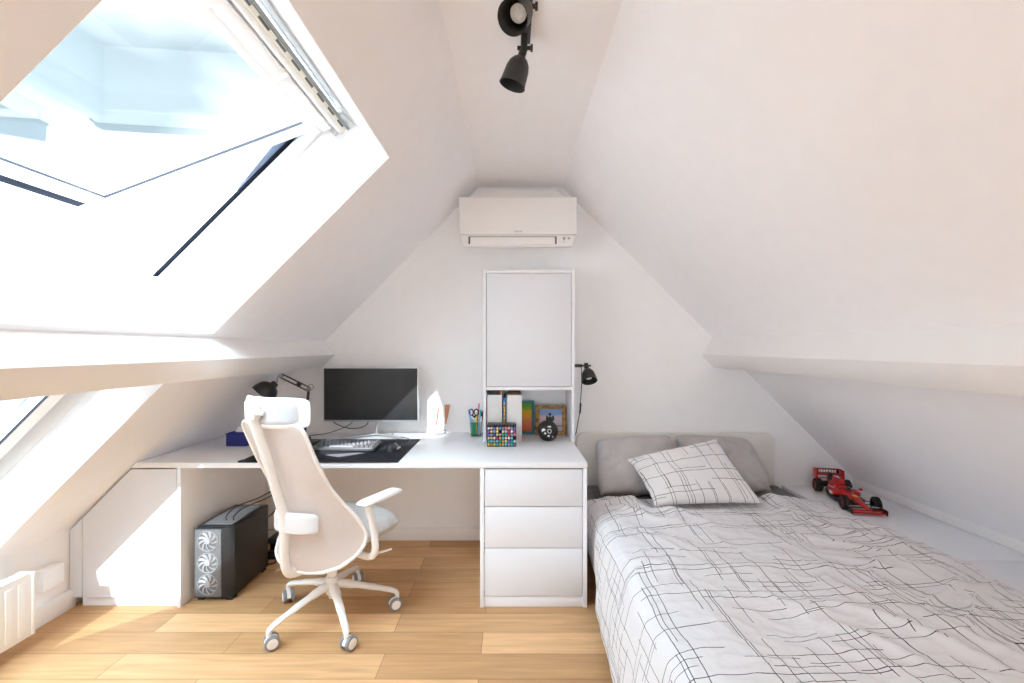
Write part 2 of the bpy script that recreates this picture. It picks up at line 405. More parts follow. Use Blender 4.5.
def roof_window(name, u0, u1, opened):
    w = win_root(name)
    b = B(); ring(b, u0-.01, u1+.01, W0-.01, W1+.01, .016, .20, .30); obj('window_frame', b, M['lining'], w)
    b = B(); ring(b, u0-.012, u1+.012, W0-.012, W1+.012, .014, .004, .203, .002); obj('lining', b, M['lining'], w)
    b = B(); box(b, u0-.03, u1+.03, W0-.03, W0+.012, .285, .335, .004, 2, SM); box(b, u0-.03, u0+.012, W0+.012, W1-.014, .285, .335, .004, 2, SM); box(b, u1-.014, u1+.03, W0+.012, W1-.014, .285, .32, .004, 2, SM); box(b, u0-.03, u1+.012, W1-.008, W1+.03, .285, .335, .004, 2, SM); obj('frame_rim', b, M['lining'], w)
    b = B(); box(b, u0-.03, u1+.012, W1-.015, W1+.03, .334, .350, .004, 2, SM); tube(b, [SM @ Vector(q) for q in smooth_path([(u1-.03, W1-.015, .343), (u1+.006, W1-.012, .338), (u1+.036, W1-.006, .320)])], .006, 8); obj('cover_strip', b, M['navy'], w)
    b = B(); prism(b, [(u0-.02, .350), (u0+.56, .350), (u0+.54, .358), (u0-.02, .415)], 'y', W1-.012, W1+.03, .002, 2, SM @ Matrix(((1, 0, 0, 0), (0, 1, 0, 0), (0, 0, 1, 0), (0, 0, 0, 1)))); obj('side_channel', b, M['bluegrey'], w)
    b = B(); box(b, u0+.004, u1-.03, W1-.026, W1-.006, .270, .284, .003, 2, SM); obj('gasket', b, M['lining'], w)
    if opened:
        H = LP(u0+.072, 0, .247); a = R(20.7)
        sm = Matrix(((-math.cos(a), 0, -math.sin(a), H.x), (0, 1, 0, 0), (-math.sin(a), 0, math.cos(a), H.z), (0, 0, 0, 1)))
        L = 1.02
    else:
        H = LP(u0+.02, 0, .235); sm = Matrix(((-S, 0, -S, H.x), (0, 1, 0, 0), (-S, 0, S, H.z), (0, 0, 0, 1)))
        L = u1-u0-.04
    y0, y1 = W0+.03, W1-.038
    b = B(); ring(b, 0, L, y0, y1, .072, 0, .055, .006, sm); s = obj('sash', b, M['lining'], w)
    b = B(); ring(b, .070, L-.070, y0+.070, y1-.070, .0035, .002, .012, 0, sm); obj('seal', b, M['gasket'], s)
    b = B(); box(b, .06, L-.06, y0+.06, y1-.06, .024, .036, 0, 2, sm); obj('pane', b, M['pane'], s)
    b = B(); ring(b, -.012, L+.014, y0-.012, y1+.012, .016, .050, .074, .003, sm); obj('cladding', b, M['navy'], s)
    if opened:
        b = B(); box(b, L-.004, L+.090, y0-.012, y1-.012, .044, .056, .004, 2, sm); obj('drip_edge', b, M['navy'], s)
        # ventilation bar along the top rail with two clips
        b = B(); box(b, .010, .046, y0+.02, y1-.02, -.030, -.012, .005, 3, sm); box(b, .056, .088, y0+.02, y1-.02, -.024, -.010, .005, 3, sm); box(b, .022, .05, y0+.04, y1-.04, -.014, .004, .002, 2, sm); obj('ventilation_bar', b, M['trimw'], s)
        for yy in (1.17, 1.51):
            b = B(); box(b, .004, .096, yy-.012, yy+.012, -.036, -.008, .004, 2, sm); obj('clip', b, M['trimw'], s)
        b = B(); box(b, L-.05, L-.022, 1.08, 1.25, -.028, -.014, .006, 3, sm); box(b, L-.045, L-.028, 1.10, 1.13, -.016, .002, .003, 2, sm); box(b, L-.045, L-.028, 1.20, 1.23, -.016, .002, .003, 2, sm); obj('handle', b, M['trimw'], s)
        # top case of the fixed frame: cream slotted strip, dark groove
        b = B(); box(b, u0+.048, u0+.064, W0+.03, W1-.05, .182, .212, .003, 2, SM); st = obj('slot_strip', b, M['cream'], w)
        b = B()
        for i in range(11):
            yy = W0+.06+i*.094; box(b, u0+.050, u0+.058, yy, yy+.055, .1808, .1835, 0, 2, SM)
        obj('slots', b, M['acdark'], st)
        b = B(); box(b, u0+.034, u0+.046, W0+.02, W1-.03, .186, .212, .002, 2, SM); obj('track', b, M['greyprof'], w)
        b = B(); box(b, u0+.064, u0+.080, W0+.03, W1-.05, .19, .26, .003, 2, SM); obj('top_rail', b, M['trimw'], w)
        b = B(); box(b, u0+.02, u0+.10, W1-.02, W1-.008, .22, .25, .003, 2, SM); box(b, u0+.06, u0+.085, W1-.03, W1-.02, .225, .245, .003, 2, SM); obj('hinge', b, M['alu'], w)
    return w
roof_window('window_1', U0, U1, True)
roof_window('window_2', U2, U3, False)

# ------------------------------------------------------------------ desk run
YF = 2.316
DT = .74
# worktop, its left end cut to the slope
b = B(); prism(b, [(-1.912, DT), (.388, DT), (.388, DT-.028), (-1.940, DT-.028)], 'y', YF, YB-.002, .002)
tag(obj('worktop', b, M['lacq']), 'long white worktop running from the sloped ceiling to the bed', 'desk')

du = thing('drawer_unit', 'white three-drawer unit under the right end of the worktop', 'drawer unit', (.115, YF+.4, 0))
def at(o): return Matrix.Translation(-Vector(o.location))
b = B()
T = at(du)
box(b, -.158, -.137, YF+.004, YB-.02, 0, DT-.029, .0015, 2, T); box(b, .367, .388, YF+.004, YB-.02, 0, DT-.029, .0015, 2, T)
box(b, -.137, .367, YF+.05, YF+.07, .0, .05, .001, 2, T); box(b, -.137, .367, YB-.04, YB-.02, .05, .70, .001, 2, T); box(b, -.137, .367, YF+.03, YB-.04, .05, .066, .001, 2, T)
box(b, -.137, .367, YF+.03, YB-.04, .694, .71, .001, 2, T)
obj('carcass', b, M['lacq'], du)
b = B(); box(b, -.137, .367, YF+.012, YF+.03, .0, .053, .001, 2, T); obj('plinth', b, M['lacq'], du)
for z0, z1 in ((.058, .300), (.304, .511), (.515, .703)):
    b = B(); box(b, -.1335, .3635, YF+.006, YF+.024, z0, z1, .0015, 2, T); box(b, -.14, .37, YF+.024, YF+.50, z0+.02, z1-.04, .001, 2, T)
    obj('drawer', b, M['lacqdoor'], du)
b = B(); box(b, -.137, .367, YF+.026, YF+.03, .05, .705, 0, 2, T); obj('shadow_gap', b, M['gap'], du)

# tower on the worktop
YT, ZT = 2.815, 1.806
TX0, TX1 = -.172, .394
tw = thing('tower_cabinet', 'tall narrow white cabinet standing on the worktop below the air conditioner', 'cabinet', (.113, 2.97, DT))
T = at(tw)
b = B()
box(b, TX0, TX0+.018, YT, YB-.003, DT+.0005, ZT, .0015, 2, T); box(b, TX1-.018, TX1, YT, YB-.003, DT+.0005, ZT, .0015, 2, T)
box(b, TX0+.018, TX1-.018, YT, YB-.003, ZT-.018, ZT, .0015, 2, T); box(b, TX0+.018, TX1-.018, YT, YB-.003, 1.062, 1.082, .0015, 2, T)
obj('carcass', b, M['lacq'], tw)
b = B(); box(b, TX0+.018, TX1-.018, YB-.012, YB-.004, DT+.0005, ZT-.018, 0, 2, T); obj('back_panel', b, M['lacq'], tw)
b = B(); box(b, TX0+.0215, TX1-.0215, YT+.003, YT+.021, 1.0855, ZT-.0215, .0015, 2, T); obj('door', b, M['lacqdoor'], tw)
b = B(); box(b, TX0+.018, TX1-.018, YT+.022, YT+.026, 1.082, ZT-.018, 0, 2, T); obj('shadow_gap', b, M['gap'], tw)

# sloped corner cabinet on the left
cc = thing('corner_cabinet', 'low white cabinet cut to the sloped ceiling at the left end of the desk', 'cabinet', (-1.95, 2.6, 0))
T = at(cc)
def slp(x, off=0): return 2.655+x-off
b = B()
box(b, -1.702, -1.684, YF+.003, YB-.02, 0, DT-.029, .0015, 2, T)
prism(b, [(-2.225, .05), (-1.70, .05), (-1.70, .705), (-1.96, .68), (-2.225, slp(-2.225, .03))], 'y', YF+.03, YF+.05, 0, 2, T)
prism(b, [(-2.225, .05), (-1.70, .05), (-1.70, .066), (-2.225, .066)], 'y', YF+.05, YB-.03, 0, 2, T)
obj('carcass', b, M['lacq'], cc)
b = B(); prism(b, [(-2.185, .052), (-1.706, .052), (-1.706, .704), (-1.936, .704), (-1.972, slp(-1.972, .012)), (-2.185, slp(-2.185, .012))], 'y', YF+.004, YF+.022, .0015, 2, T); obj('door', b, M['lacqdoor'], cc)
b = B(); prism(b, [(-2.250, .052), (-2.189, .052), (-2.189, slp(-2.189, .012)), (-2.250, slp(-2.250, .012))], 'y', YF+.004, YF+.022, .0012, 2, T); obj('filler_panel', b, M['lacqdoor'], cc)
b = B(); box(b, -2.20, -1.702, YF+.022, YF+.04, 0, .048, .001, 2, T); obj('plinth', b, M['lacq'], cc)

# ------------------------------------------------------------------ air conditioner
ac = thing('air_conditioner', 'white split air conditioner high on the back wall under the flat ceiling', 'air conditioner', (.045, YB-.12, 1.97))
T = Matrix.Identity(4)
b = B()   # body: side profile extruded, top shoulders taper back
body = [(-.375, -.11), (.375, -.11), (.36, .118), (-.36, .118)]
prism(b, [(-.115, .05), (-.105, .025), (-.05, .030), (.118, .068), (.118, .33), (-.10, .31)], 'x', -.358, .358, .006, 3)
# hipped top casing rising behind the panel
p = bmesh.new()
lo = [p.verts.new(v) for v in ((-.33, -.098, .302), (.33, -.098, .302), (.33, .116, .302), (-.33, .116, .302))]
hi = [p.verts.new(v) for v in ((-.245, -.045, .388), (.245, -.045, .388), (.245, .116, .388), (-.245, .116, .388))]
p.faces.new(lo); p.faces.new(hi)
for i in range(4): p.faces.new((lo[i], lo[(i+1) % 4], hi[(i+1) % 4], hi[i]))
bmesh.ops.recalc_face_normals(p, faces=p.faces)
bmesh.ops.bevel(p, geom=list(p.edges), offset=.008, segments=3, profile=.5, affect='EDGES')
join(b, p)
obj('body', b, M['acw'], ac)
b = B(); prism(b, [(-.37, .072), (.37, .072), (.373, .309), (-.373, .309)], 'y', -.138, -.112, .005, 3); obj('front_panel', b, M['acw'], ac)
b = B(); prism(b, [(-.37, .070), (.37, .070), (.345, -.004), (-.345, -.004)], 'y', -.134, -.10, .005, 3); obj('lower_panel', b, M['acw'], ac)
b = B(); box(b, -.315, .245, -.1355, -.128, .012, .060, .001); sl = obj('outlet_slot', b, M['acdark'], ac)
b = B(); box(b, -.303, .233, -.146, -.130, .006, .054, .003); obj('flap', b, M['acw'], sl)
b = B()
for (x, z, r) in ((.292, .048, .009), (.322, .048, .007)): lathe(b, [(0, 0), (r, 0), (r, .002), (0, .002)], 16, aim((x, -.134, z), (0, -1, 0)))
box(b, .289, .292, -.136, -.133, .02, .04, 0); obj('indicator', b, M['greyprof'], ac)
def text(s, size, loc, rot, parent, m, name='logo'):
    cu = bpy.data.curves.new('t', 'FONT'); cu.body = s; cu.size = size; cu.extrude = .0006; cu.align_x = 'CENTER'
    t = bpy.data.objects.new('t', cu); C.objects.link(t)
    dg = bpy.context.evaluated_depsgraph_get()
    me = bpy.data.meshes.new_from_object(t.evaluated_get(dg))
    bpy.data.objects.remove(t); bpy.data.curves.remove(cu)
    me.materials.clear(); me.materials.append(m)
    o = bpy.data.objects.new(name, me); C.objects.link(o); o.location = loc; o.rotation_euler = rot
    if parent: o.parent = parent
    return o
text('DAIKIN', .016, (0, -.1385, .085), (R(90), 0, 0), ac, M['greyprof'])

# ------------------------------------------------------------------ ceiling spotlights
sp = thing('spotlight_rail', 'black ceiling rail with bell-shaped spotlights above the room', 'spotlight', (.052, 1.25, ZC))
b = B(); box(b, -.016, .016, -.65, .37, -.026, 0, .003); obj('rail', b, M['blk'], sp)
def spot(base, d, face):
    base = Vector(base); d = Vector(d).normalized()
    b = B(); box(b, base.x-.012, base.x+.012, base.y-.03, base.y+.03, -.046, -.024, .004)
    tube(b, [base+Vector((0, 0, -.045)), base+Vector((0, 0, -.056))], .008, 10); st = obj('stem', b, M['blk'], sp)
    h = base+Vector((0, 0, -.058))
    b = B(); tube(b, [h+Vector((-.024, 0, 0)), h+Vector((.024, 0, 0))], .007, 12); lathe(b, [(0, 0), (.012, .0), (.012, .008), (0, .008)], 12, aim(h+Vector((.022, 0, 0)), (1, 0, 0)))
    obj('knuckle', b, M['blk'], st)
    m = aim(h, d)
    b = B()
    lathe(b, [(0, -.004), (.013, -.002), (.014, .028), (.017, .034), (.026, .040), (.036, .055), (.041, .075), (.044, .115), (.046, .128), (.0475, .131), (.0455, .132),
              (.042, .12), (.039, .085), (.034, .062), (.022, .052), (0, .052)], 32, m)
    hd = obj('spot_head', b, M['blk'], sp)
    b = B(); lathe(b, [(0, .053), (.018, .053), (.025, .080), (.025, .086), (.022, .087), (0, .087)], 24, m)
    for k in range(7):
        a = 2*math.pi*k/6
        q = Vector((.013*math.cos(a), .013*math.sin(a), .087)) if k < 6 else Vector((0, 0, .087))
        lathe(b, [(.0055, 0), (.004, .002), (0, .003)], 10, m @ Matrix.Translation(q))
    obj('bulb', b, M['led'], hd)
spot((-.006, .34, 0), (-.34, .10, -1), 0)
spot((.0, .145, 0), (-.37, -.62, -.72), 1)

# ------------------------------------------------------------------ bedside clamp lamp on the tower's side
bl = thing('clamp_spotlight', 'small black bell-shaped reading lamp fixed to the right side of the white tower', 'lamp', (.40, 2.955, 1.208))
b = B(); box(b, 0.0, .06, -.016, .016, -.010, .010, .003); lathe(b, [(0, 0), (.013, 0), (.013, .03), (0, .03)], 16, Matrix.Translation((.088, 0, -.012))); tube(b, [(.03, 0, 0), (.118, 0, 0)], .006, 10); obj('bracket', b, M['blk'], bl)
m = aim((.088, -.008, -.005), (.10, -.55, -.80))
b = B(); lathe(b, [(0, -.004), (.015, -.002), (.016, .02), (.026, .03), (.038, .046), (.045, .075), (.048, .108), (.0495, .111), (.047, .111), (.043, .08), (.036, .05), (0, .044)], 30, m); hd = obj('lamp_shade', b, M['blk'], bl)
b = B(); lathe(b, [(0, .045), (.012, .048), (.022, .07), (.018, .088), (0, .094)], 16, m); obj('bulb', b, M['led'], hd)
b = B(); tube(b, smooth_path([(.058, .01, -.008), (.060, .01, -.12), (.054, .01, -.21), (.048, .0, -.29), (.034, 0, -.37), (.024, 0, -.43), (.026, .06, -.46)]), .0028, 8); cd = obj('cord', b, M['blkp'], bl)
b = B(); tube(b, [(.0525, .006, -.245), (.0475, 0, -.31)], .009, 10, (1, .7)); obj('switch', b, M['blkp'], cd)

# ------------------------------------------------------------------ things on the desk
mt = B(); box(mt, -1.39, -.575, YF-.004, 2.885, DT, DT+.006, .003); box(mt, -1.39, -.575, YF-.006, YF+.03, DT-.0, DT+.010, .004)
tag(obj('desk_mat', mt, M['dmat']), 'large black desk mat under the keyboard and mouse', 'desk mat')

mo = thing('monitor', 'wide computer monitor with thin silver edge on a silver foot', 'monitor', (-.918, 2.985, DT))
b = B(); box(b, -.311, .311, -.006, .03, 0.100, .452, .004); box(b, -.2, .2, .03, .055, .16, .38, .015, 3); obj('housing', b, M['silver'], mo)
b = B(); box(b, -.305, .305, -.009, -.005, .112, .449, .002); sc_ = obj('bezel', b, M['blkp'], mo)
b = B(); box(b, -.297, .299, -.011, -.008, .116, .441, .0008); obj('screen', b, M['screen'], sc_)
b = B(); tube(b, smooth_path([(.03, .05, .20), (.03, .045, .11), (.028, .03, .05), (.03, .02, .012)]), .013, 12, (1.1, .7)); obj('neck', b, M['silver'], mo)
b = B()
for sx in (-1, 1):
    tube(b, smooth_path([(.03, .03, .014), (.03+sx*.09, -.02, .013), (.03+sx*.20, -.11, .010)]), [.012]*12+[.006], 12, (1.3, .55), (0, 0, 1))
obj('foot', b, M['silver'], mo)

kb = thing('keyboard', 'compact grey mechanical keyboard on the black desk mat', 'keyboard', (-.935, 2.60, DT+.0085), R(-4))
KT = Matrix.Rotation(R(6), 4, 'X')
b = B(); box(b, -.18, .18, -.068, .068, .008, .028, .005, 3, KT); box(b, -.17, .17, .05, .062, 0.0, .02, .002); box(b, -.17, .17, -.062, -.05, 0, .012, .002); obj('case', b, M['keyb'], kb)
kw, gap = .0205, .0225
def keymesh(w, m, nm):
    b = B(); p = bmesh.new()
    lo = [p.verts.new((sx*w/2, sy*.0092, 0)) for sx, sy in ((-1, -1), (1, -1), (1, 1), (-1, 1))]
    hi = [p.verts.new((sx*(w/2-.003), sy*.0066+.0005, .009)) for sx, sy in ((-1, -1), (1, -1), (1, 1), (-1, 1))]
    p.faces.new(lo[::-1]); p.faces.new(hi)
    for i in range(4): p.faces.new((lo[i], lo[(i+1) % 4], hi[(i+1) % 4], hi[i]))
    bmesh.ops.bevel(p, geom=list(p.edges), offset=.001, segments=1, affect='EDGES'); join(b, p)
    bmesh.ops.recalc_face_normals(b, faces=b.faces)
    me = bpy.data.meshes.new(nm); b.to_mesh(me); b.free(); me.materials.append(m); return me
KM = {}
rows = [[('d', 1)]+[('l', 1)]*4+[('d', 1)]*4+[('l', 1)]*4+[('d', 1)]*2,
        [('l', 1)]*13+[('d', 1.9)],
        [('d', 1.5)]+[('l', 1)]*12+[('d', 1.45)],
        [('d', 1.8)]+[('l', 1)]*11+[('d', 2.1)],
        [('d', 2.3)]+[('l', 1)]*10+[('d', 1.5), ('d', 1)],
        [('d', 1.25)]*3+[('l', 6)]+[('d', 1.25)]*2+[('d', 1)]*2]
for ri, row in enumerate(rows):
    x = -.172
    tot = sum(w for _, w in row); u = .344/tot
    for c, w in row:
        key = (c, round(w*u, 4))
        if key not in KM: KM[key] = keymesh(w*u-.0022, M['keyl' if c == 'l' else 'keyd'], 'key')
        o = bpy.data.objects.new('key', KM[key]); C.objects.link(o); o.parent = kb
        o.matrix_local = KT @ Matrix.Translation((x+w*u/2, .0545-ri*.0212, .0275))
        x += w*u

b = B()
p = bmesh.new(); bmesh.ops.create_uvsphere(p, u_segments=28, v_segments=16, radius=1)
for v in p.verts:
    c = v.co; w = .033*(1-.12*c.y); v.co = Vector((c.x*w*(1-.15*max(0, c.z)), c.y*.055, max(c.z, 0)**.8*.040*(1-.25*c.y)))
bmesh.ops.remove_doubles(p, verts=p.verts, dist=1e-5); join(b, p)
ms = thing('computer_mouse', 'dark grey computer mouse right of the keyboard', 'mouse', (-.668, 2.575, DT+.006), R(-12))
obj('shell', b, M['mouse'], ms)
b = B(); lathe(b, [(0, -.004), (.009, -.004), (.009, .004), (0, .004)], 16, aim((0, .027, .027), (1, 0, 0))); obj('wheel', b, M['tyre'], ms)
b = B(); tube(b, [(.0345, -.02, .012), (.036, .0, .014), (.0325, .025, .012)], .006, 8, (.5, 1), (0, 0, 1)); obj('side_grip', b, M['silver'], ms)
b = B(); tube(b, smooth_path([(-.66, 2.628, .752), (-.64, 2.70, .750), (-.625, 2.80, .749), (-.66, 2.90, .748), (-.78, 3.00, .745), (-.80, 3.1, .744)]), .002, 6)
tag(obj('mouse_cable', b, M['blkp']), 'thin black cable running from the mouse to behind the monitor', 'cable')
b = B(); prism(b, [(-1.0, 2.455), (-.84, 2.505), (-.80, 2.49), (-.91, 2.405)], 'z', DT+.0062, DT+.008); tag(obj('plastic_card', b, M['film']), 'thin grey card lying on the desk mat in front of the keyboard', 'card')

# architect lamp
al = thing('desk_lamp', 'black jointed desk lamp under the left roof beam', 'lamp', (-1.245, 2.74, DT+.0065))
b = B(); box(b, -.075, .075, -.055, .055, 0, .014, .004); box(b, -.03, .03, -.03, .03, .014, .04, .006); obj('base', b, M['blk'], al)
def W(x, y, z): return Vector((x, y, z))-Vector(al.location)
e0 = Vector((0, 0, .035)); e1 = W(-1.218, 2.74, 1.075); e2 = W(-1.372, 2.715, 1.158); e3 = W(-1.405, 2.70, 1.105)
b = B()
for o in (-.007, .007): tube(b, [e0+Vector((0, o, 0)), e1+Vector((0, o, 0))], .0055, 8)
obj('lower_arm', b, M['blk'], al)
b = B()
dv = (e2-e1).normalized(); nn = Vector((0, 1, 0)).cross(dv).normalized()*.012
for o in (-1, 1): tube(b, [e1+nn*o, e2+nn*o], .0042, 8)
tube(b, [e1+dv*.05, e1+dv*.075], .010, 8); obj('upper_arm', b, M['blk'], al)
b = B()
ang = [2*math.pi*k/20 for k in range(20)]
tube(b, [e1+Vector((.012+.017*math.cos(a), 0, .012+.017*math.sin(a))) for a in ang], .0022, 6, closed=True)
lathe(b, [(0, -.012), (.012, -.012), (.012, .012), (0, .012)], 14, aim(e1, (0, 1, 0))); obj('joint', b, M['greyprof'], al)
b = B(); lathe(b, [(0, -.012), (.011, -.012), (.011, .012), (0, .012)], 14, aim(e2, (0, 1, 0)))
tube(b, smooth_path([e2, e2+Vector((-.02, 0, -.01)), e2+Vector((-.022, -.005, -.04)), e3]), .0045, 8); obj('joint', b, M['greyprof'], al)
m = aim(e3+Vector((.004, .0, .006)), (-.60, -.42, -.68))
b = B(); lathe(b, [(0, -.01), (.018, -.008), (.024, .012), (.044, .022), (.060, .042), (.068, .070), (.070, .098), (.067, .098), (.062, .068), (.045, .04), (0, .034)], 30, m); sh = obj('lamp_shade', b, M['blkp'], al)
b = B(); lathe(b, [(0, .042), (.014, .045), (.026, .07), (.02, .09), (0, .098)], 18, m); obj('bulb', b, M['led'], sh)

b = B(); box(b, 0, .125, 0, .10, 0, .075, .002)
bb = thing('storage_box', 'small royal blue box at the left end of the desk', 'box', (-1.692, 2.70, DT)); obj('tray', b, M['blue'], bb)
b = B(); box(b, .006, .119, .006, .094, .070, .079, .003); obj('lining', b, M['blue'], bb)
b = B(); prism(b, [(0, 0), (.06, 0), (.05, .03), (.02, .035)], 'y', 0, .05, .004); o = tag(obj('paper_packet', b, M['paper']), 'crumpled white packet lying in the blue box', 'packet'); o.location = (-1.655, 2.725, DT+.079)

# upright ornament at the wall in the sun
og = thing('desk_ornament', 'small upright white and wood ornament on a grey foot by the back wall', 'ornament', (-.478, 3.085, DT))
b = B(); box(b, -.034, .034, -.02, .02, 0, .026, .008, 3); obj('foot', b, M['alu'], og)
b = B(); prism(b, [(-.020, .026), (.022, .026), (.040, .150), (-.010, .140)], 'y', -.006, .006, .002); obj('panel', b, M['wht'], og)
b = B(); prism(b, [(-.031, .06), (-.025, .06), (-.009, .172), (-.018, .174)], 'y', -.014, .008, .001); prism(b, [(.033, .07), (.040, .07), (.066, .198), (.030, .198)], 'y', -.014, .008, .001); obj('wooden_side', b, M['wood'], og)

# pen cup with its contents
pc = thing('pen_cup', 'clear plastic pen cup left of the white tower', 'pen cup', (-.232, 3.035, DT))
b = B()
p = bmesh.new()
def sq(w, z): return [p.verts.new((sx*w, sy*w, z)) for sx, sy in ((-1, -1), (1, -1), (1, 1), (-1, 1))]
r0, r1, r2, r3 = sq(.033, 0), sq(.041, .098), sq(.0385, .098), sq(.031, .004)
p.faces.new(r0)
for A, Bq in ((r0, r1), (r1, r2), (r2, r3)):
    for i in range(4): p.faces.new((A[i], A[(i+1) % 4], Bq[(i+1) % 4], Bq[i]))
p.faces.new(r3); join(b, p)
obj('tumbler', b, M['clear'], pc)
b = B()
for i in range(4):
    sx, sy = ((-1, -1), (1, -1), (1, 1), (-1, 1))[i]; tx, ty = ((1, -1), (1, 1), (-1, 1), (-1, -1))[i]
    tube(b, [(sx*.0415, sy*.0415, .098), (tx*.0415, ty*.0415, .098)], .0022, 6)
obj('rim', b, M['silver'], pc)
def pen(x0, y0, x1, y1, z1, r, m, cap, label, tip=.03):
    o = thing('pen', label, 'pen', (pc.location.x+x0, pc.location.y+y0, DT+.0045), 0, 'pens in the clear cup')
    A, E = Vector((0, 0, .002)), Vector((x1-x0, y1-y0, z1))
    dd = (E-A).normalized(); L = (E-A).length
    b = B(); lathe(b, [(0, 0), (r*.5, .001), (r, .012), (r, L-.03), (0, L-.03)], 12, aim(A, dd)); obj('barrel', b, m, o)
    b = B(); lathe(b, [(0, L-.032), (r*1.15, L-.032), (r*1.1, L-.002), (r*.8, L), (0, L)], 12, aim(A, dd)); obj('cap', b, cap, o)
pen(-.020, -.018, -.046, -.02, .170, .006, MK['light blue'], MK['dark blue'], 'blue pen leaning out of the left side of the clear cup')
pen(-.004, .018, .018, .026, .205, .0055, MK['pink'], MK['pink'], 'tall pink pen rising highest from the clear cup')
pen(.016, -.005, .030, -.005, .165, .007, MK['light blue'], MK['teal'], 'turquoise pen in the middle of the clear cup')
pen(.022, .012, .050, .014, .165, .0055, MK['red'], MK['magenta'], 'red pen leaning right in the clear cup')
pen(.024, -.022, .040, -.024, .158, .006, MK['white'], MK['black'], 'white pen with a black cap in the clear cup')
pen(.002, .004, .002, .012, .150, .005, MK['yellow'], MK['yellow'], 'thin yellow pencil behind the scissors in the clear cup')
b = B(); box(b, -.026, -.002, -.030, -.020, .003, .084, .003); o = tag(obj('eraser', b, MK['green']), 'flat green eraser inside the front of the clear cup', 'eraser'); o.location = (pc.location.x, pc.location.y+.002, DT+.002)
scs = thing('scissors', 'scissors with black and white looped handles in the clear cup', 'scissors', (pc.location.x-.008, pc.location.y-.006, DT+.005))
b = B()
for sx in (-1, 1): prism(b, [(sx*-.002, 0), (sx*.006, .02), (sx*.004, .12), (sx*-.004, .12)], 'y', -.001+sx*.0012, .001+sx*.0012, 0)
obj('blades', b, M['alu'], scs)
for sx in (-1, 1):
    b = B(); tube(b, [(sx*.017-.008+.014*math.cos(a), sx*.0012, .150+.020*math.sin(a)) for a in ang], .0042, 8, closed=True); tube(b, [(0, sx*.0012, .115), (sx*.012-.008, sx*.0012, .133)], .005, 8); obj('handle', b, M['blkp'], scs)
    b = B(); tube(b, [(sx*.017-.008+.0105*math.cos(a), sx*.0012, .150+.0155*math.sin(a)) for a in ang], .002, 6, closed=True); obj('grip_insert', b, M['wht'], scs)

# marker rack and markers
RX0, RX1, RY, RZ1 = -.141, .031, 2.685, .126
mr = thing('marker_rack', 'black rack filled with rows of coloured markers in front of the white files', 'marker rack', ((RX0+RX1)/2, RY+.07, DT))
T = at(mr)
b = B()
box(b, RX0, RX0+.003, RY, RY+.115, DT, DT+RZ1, .001, 2, T); box(b, RX1-.003, RX1, RY, RY+.115, DT, DT+RZ1, .001, 2, T)
box(b, RX0, RX1, RY, RY+.115, DT, DT+.003, .001, 2, T); box(b, RX0, RX1, RY+.012, RY+.115, DT+RZ1-.003, DT+RZ1, .001, 2, T); box(b, RX0, RX1, RY+.112, RY+.115, DT, DT+RZ1, .001, 2, T)
pw = (RX1-RX0)/10
ph = [.0135, .0325, .0515, .0715, .0905, .1095]
for i in range(1, 10): box(b, RX0+pw*i-.0008, RX0+pw*i+.0008, RY+.006, RY+.112, DT+.003, DT+RZ1-.003, 0, 2, T)
for z in (.0225, .042, .0613, .081, .10): box(b, RX0+.003, RX1-.003, RY+.006, RY+.112, DT+z-.0007, DT+z+.0007, 0, 2, T)
obj('case', b, M['blkp'], mr)
grid = [['white', 'sand', 'violet', 'peach', 'light blue', 'violet', 'pink', 'peach', 'light blue', 'violet'],
        ['violet', 'peach', 'light blue', 'yellow', None, 'peach', 'sand', 'magenta', 'white', 'magenta'],
        ['violet', 'grey', 'dark blue', 'sand', 'grey', 'green', 'teal', 'red', 'grey', 'pink'],
        ['peach', 'sand', 'sand', 'magenta', 'orange', 'light blue', 'peach', 'white', 'light blue', None],
        ['teal', 'light blue', 'grey', 'light blue', 'green', 'orange', 'sand', 'violet', 'teal', 'white'],
        ['yellow', 'orange', 'lime', 'teal', 'orange', 'lime', 'light blue', 'grey', 'teal', 'violet']]
oname = ['leftmost', 'second from left', 'third from left', 'fourth from left', 'fifth from left', 'fifth from right', 'fourth from right', 'third from right', 'second from right', 'rightmost']
rname = ['top row', 'second row', 'third row', 'fourth row', 'fifth row', 'bottom row']
MM = {}
for k in COL:
    b = B(); lathe(b, [(0, .0), (.0055, .0), (.0070, .0022), (.0072, .02), (.0066, .022), (.0066, .10), (0, .10)], 14, aim((0, 0, 0), (0, 1, 0)))
    for f in b.faces: f.smooth = True
    me = bpy.data.meshes.new('marker_pen'); b.to_mesh(me); b.free(); me.materials.append(MK[k]); MM[k] = me
for r in range(6):
    for c in range(10):
        k = grid[r][c]
        if not k: continue
        o = bpy.data.objects.new('marker_pen', MM[k]); C.objects.link(o)
        o.location = (RX0+pw*(c+.5), RY+.001, DT+ph[5-r]-.0015)
        tag(o, f'{k} marker, {oname[c]} in the {rname[r]} of the black rack', 'marker', 'markers in the black rack')

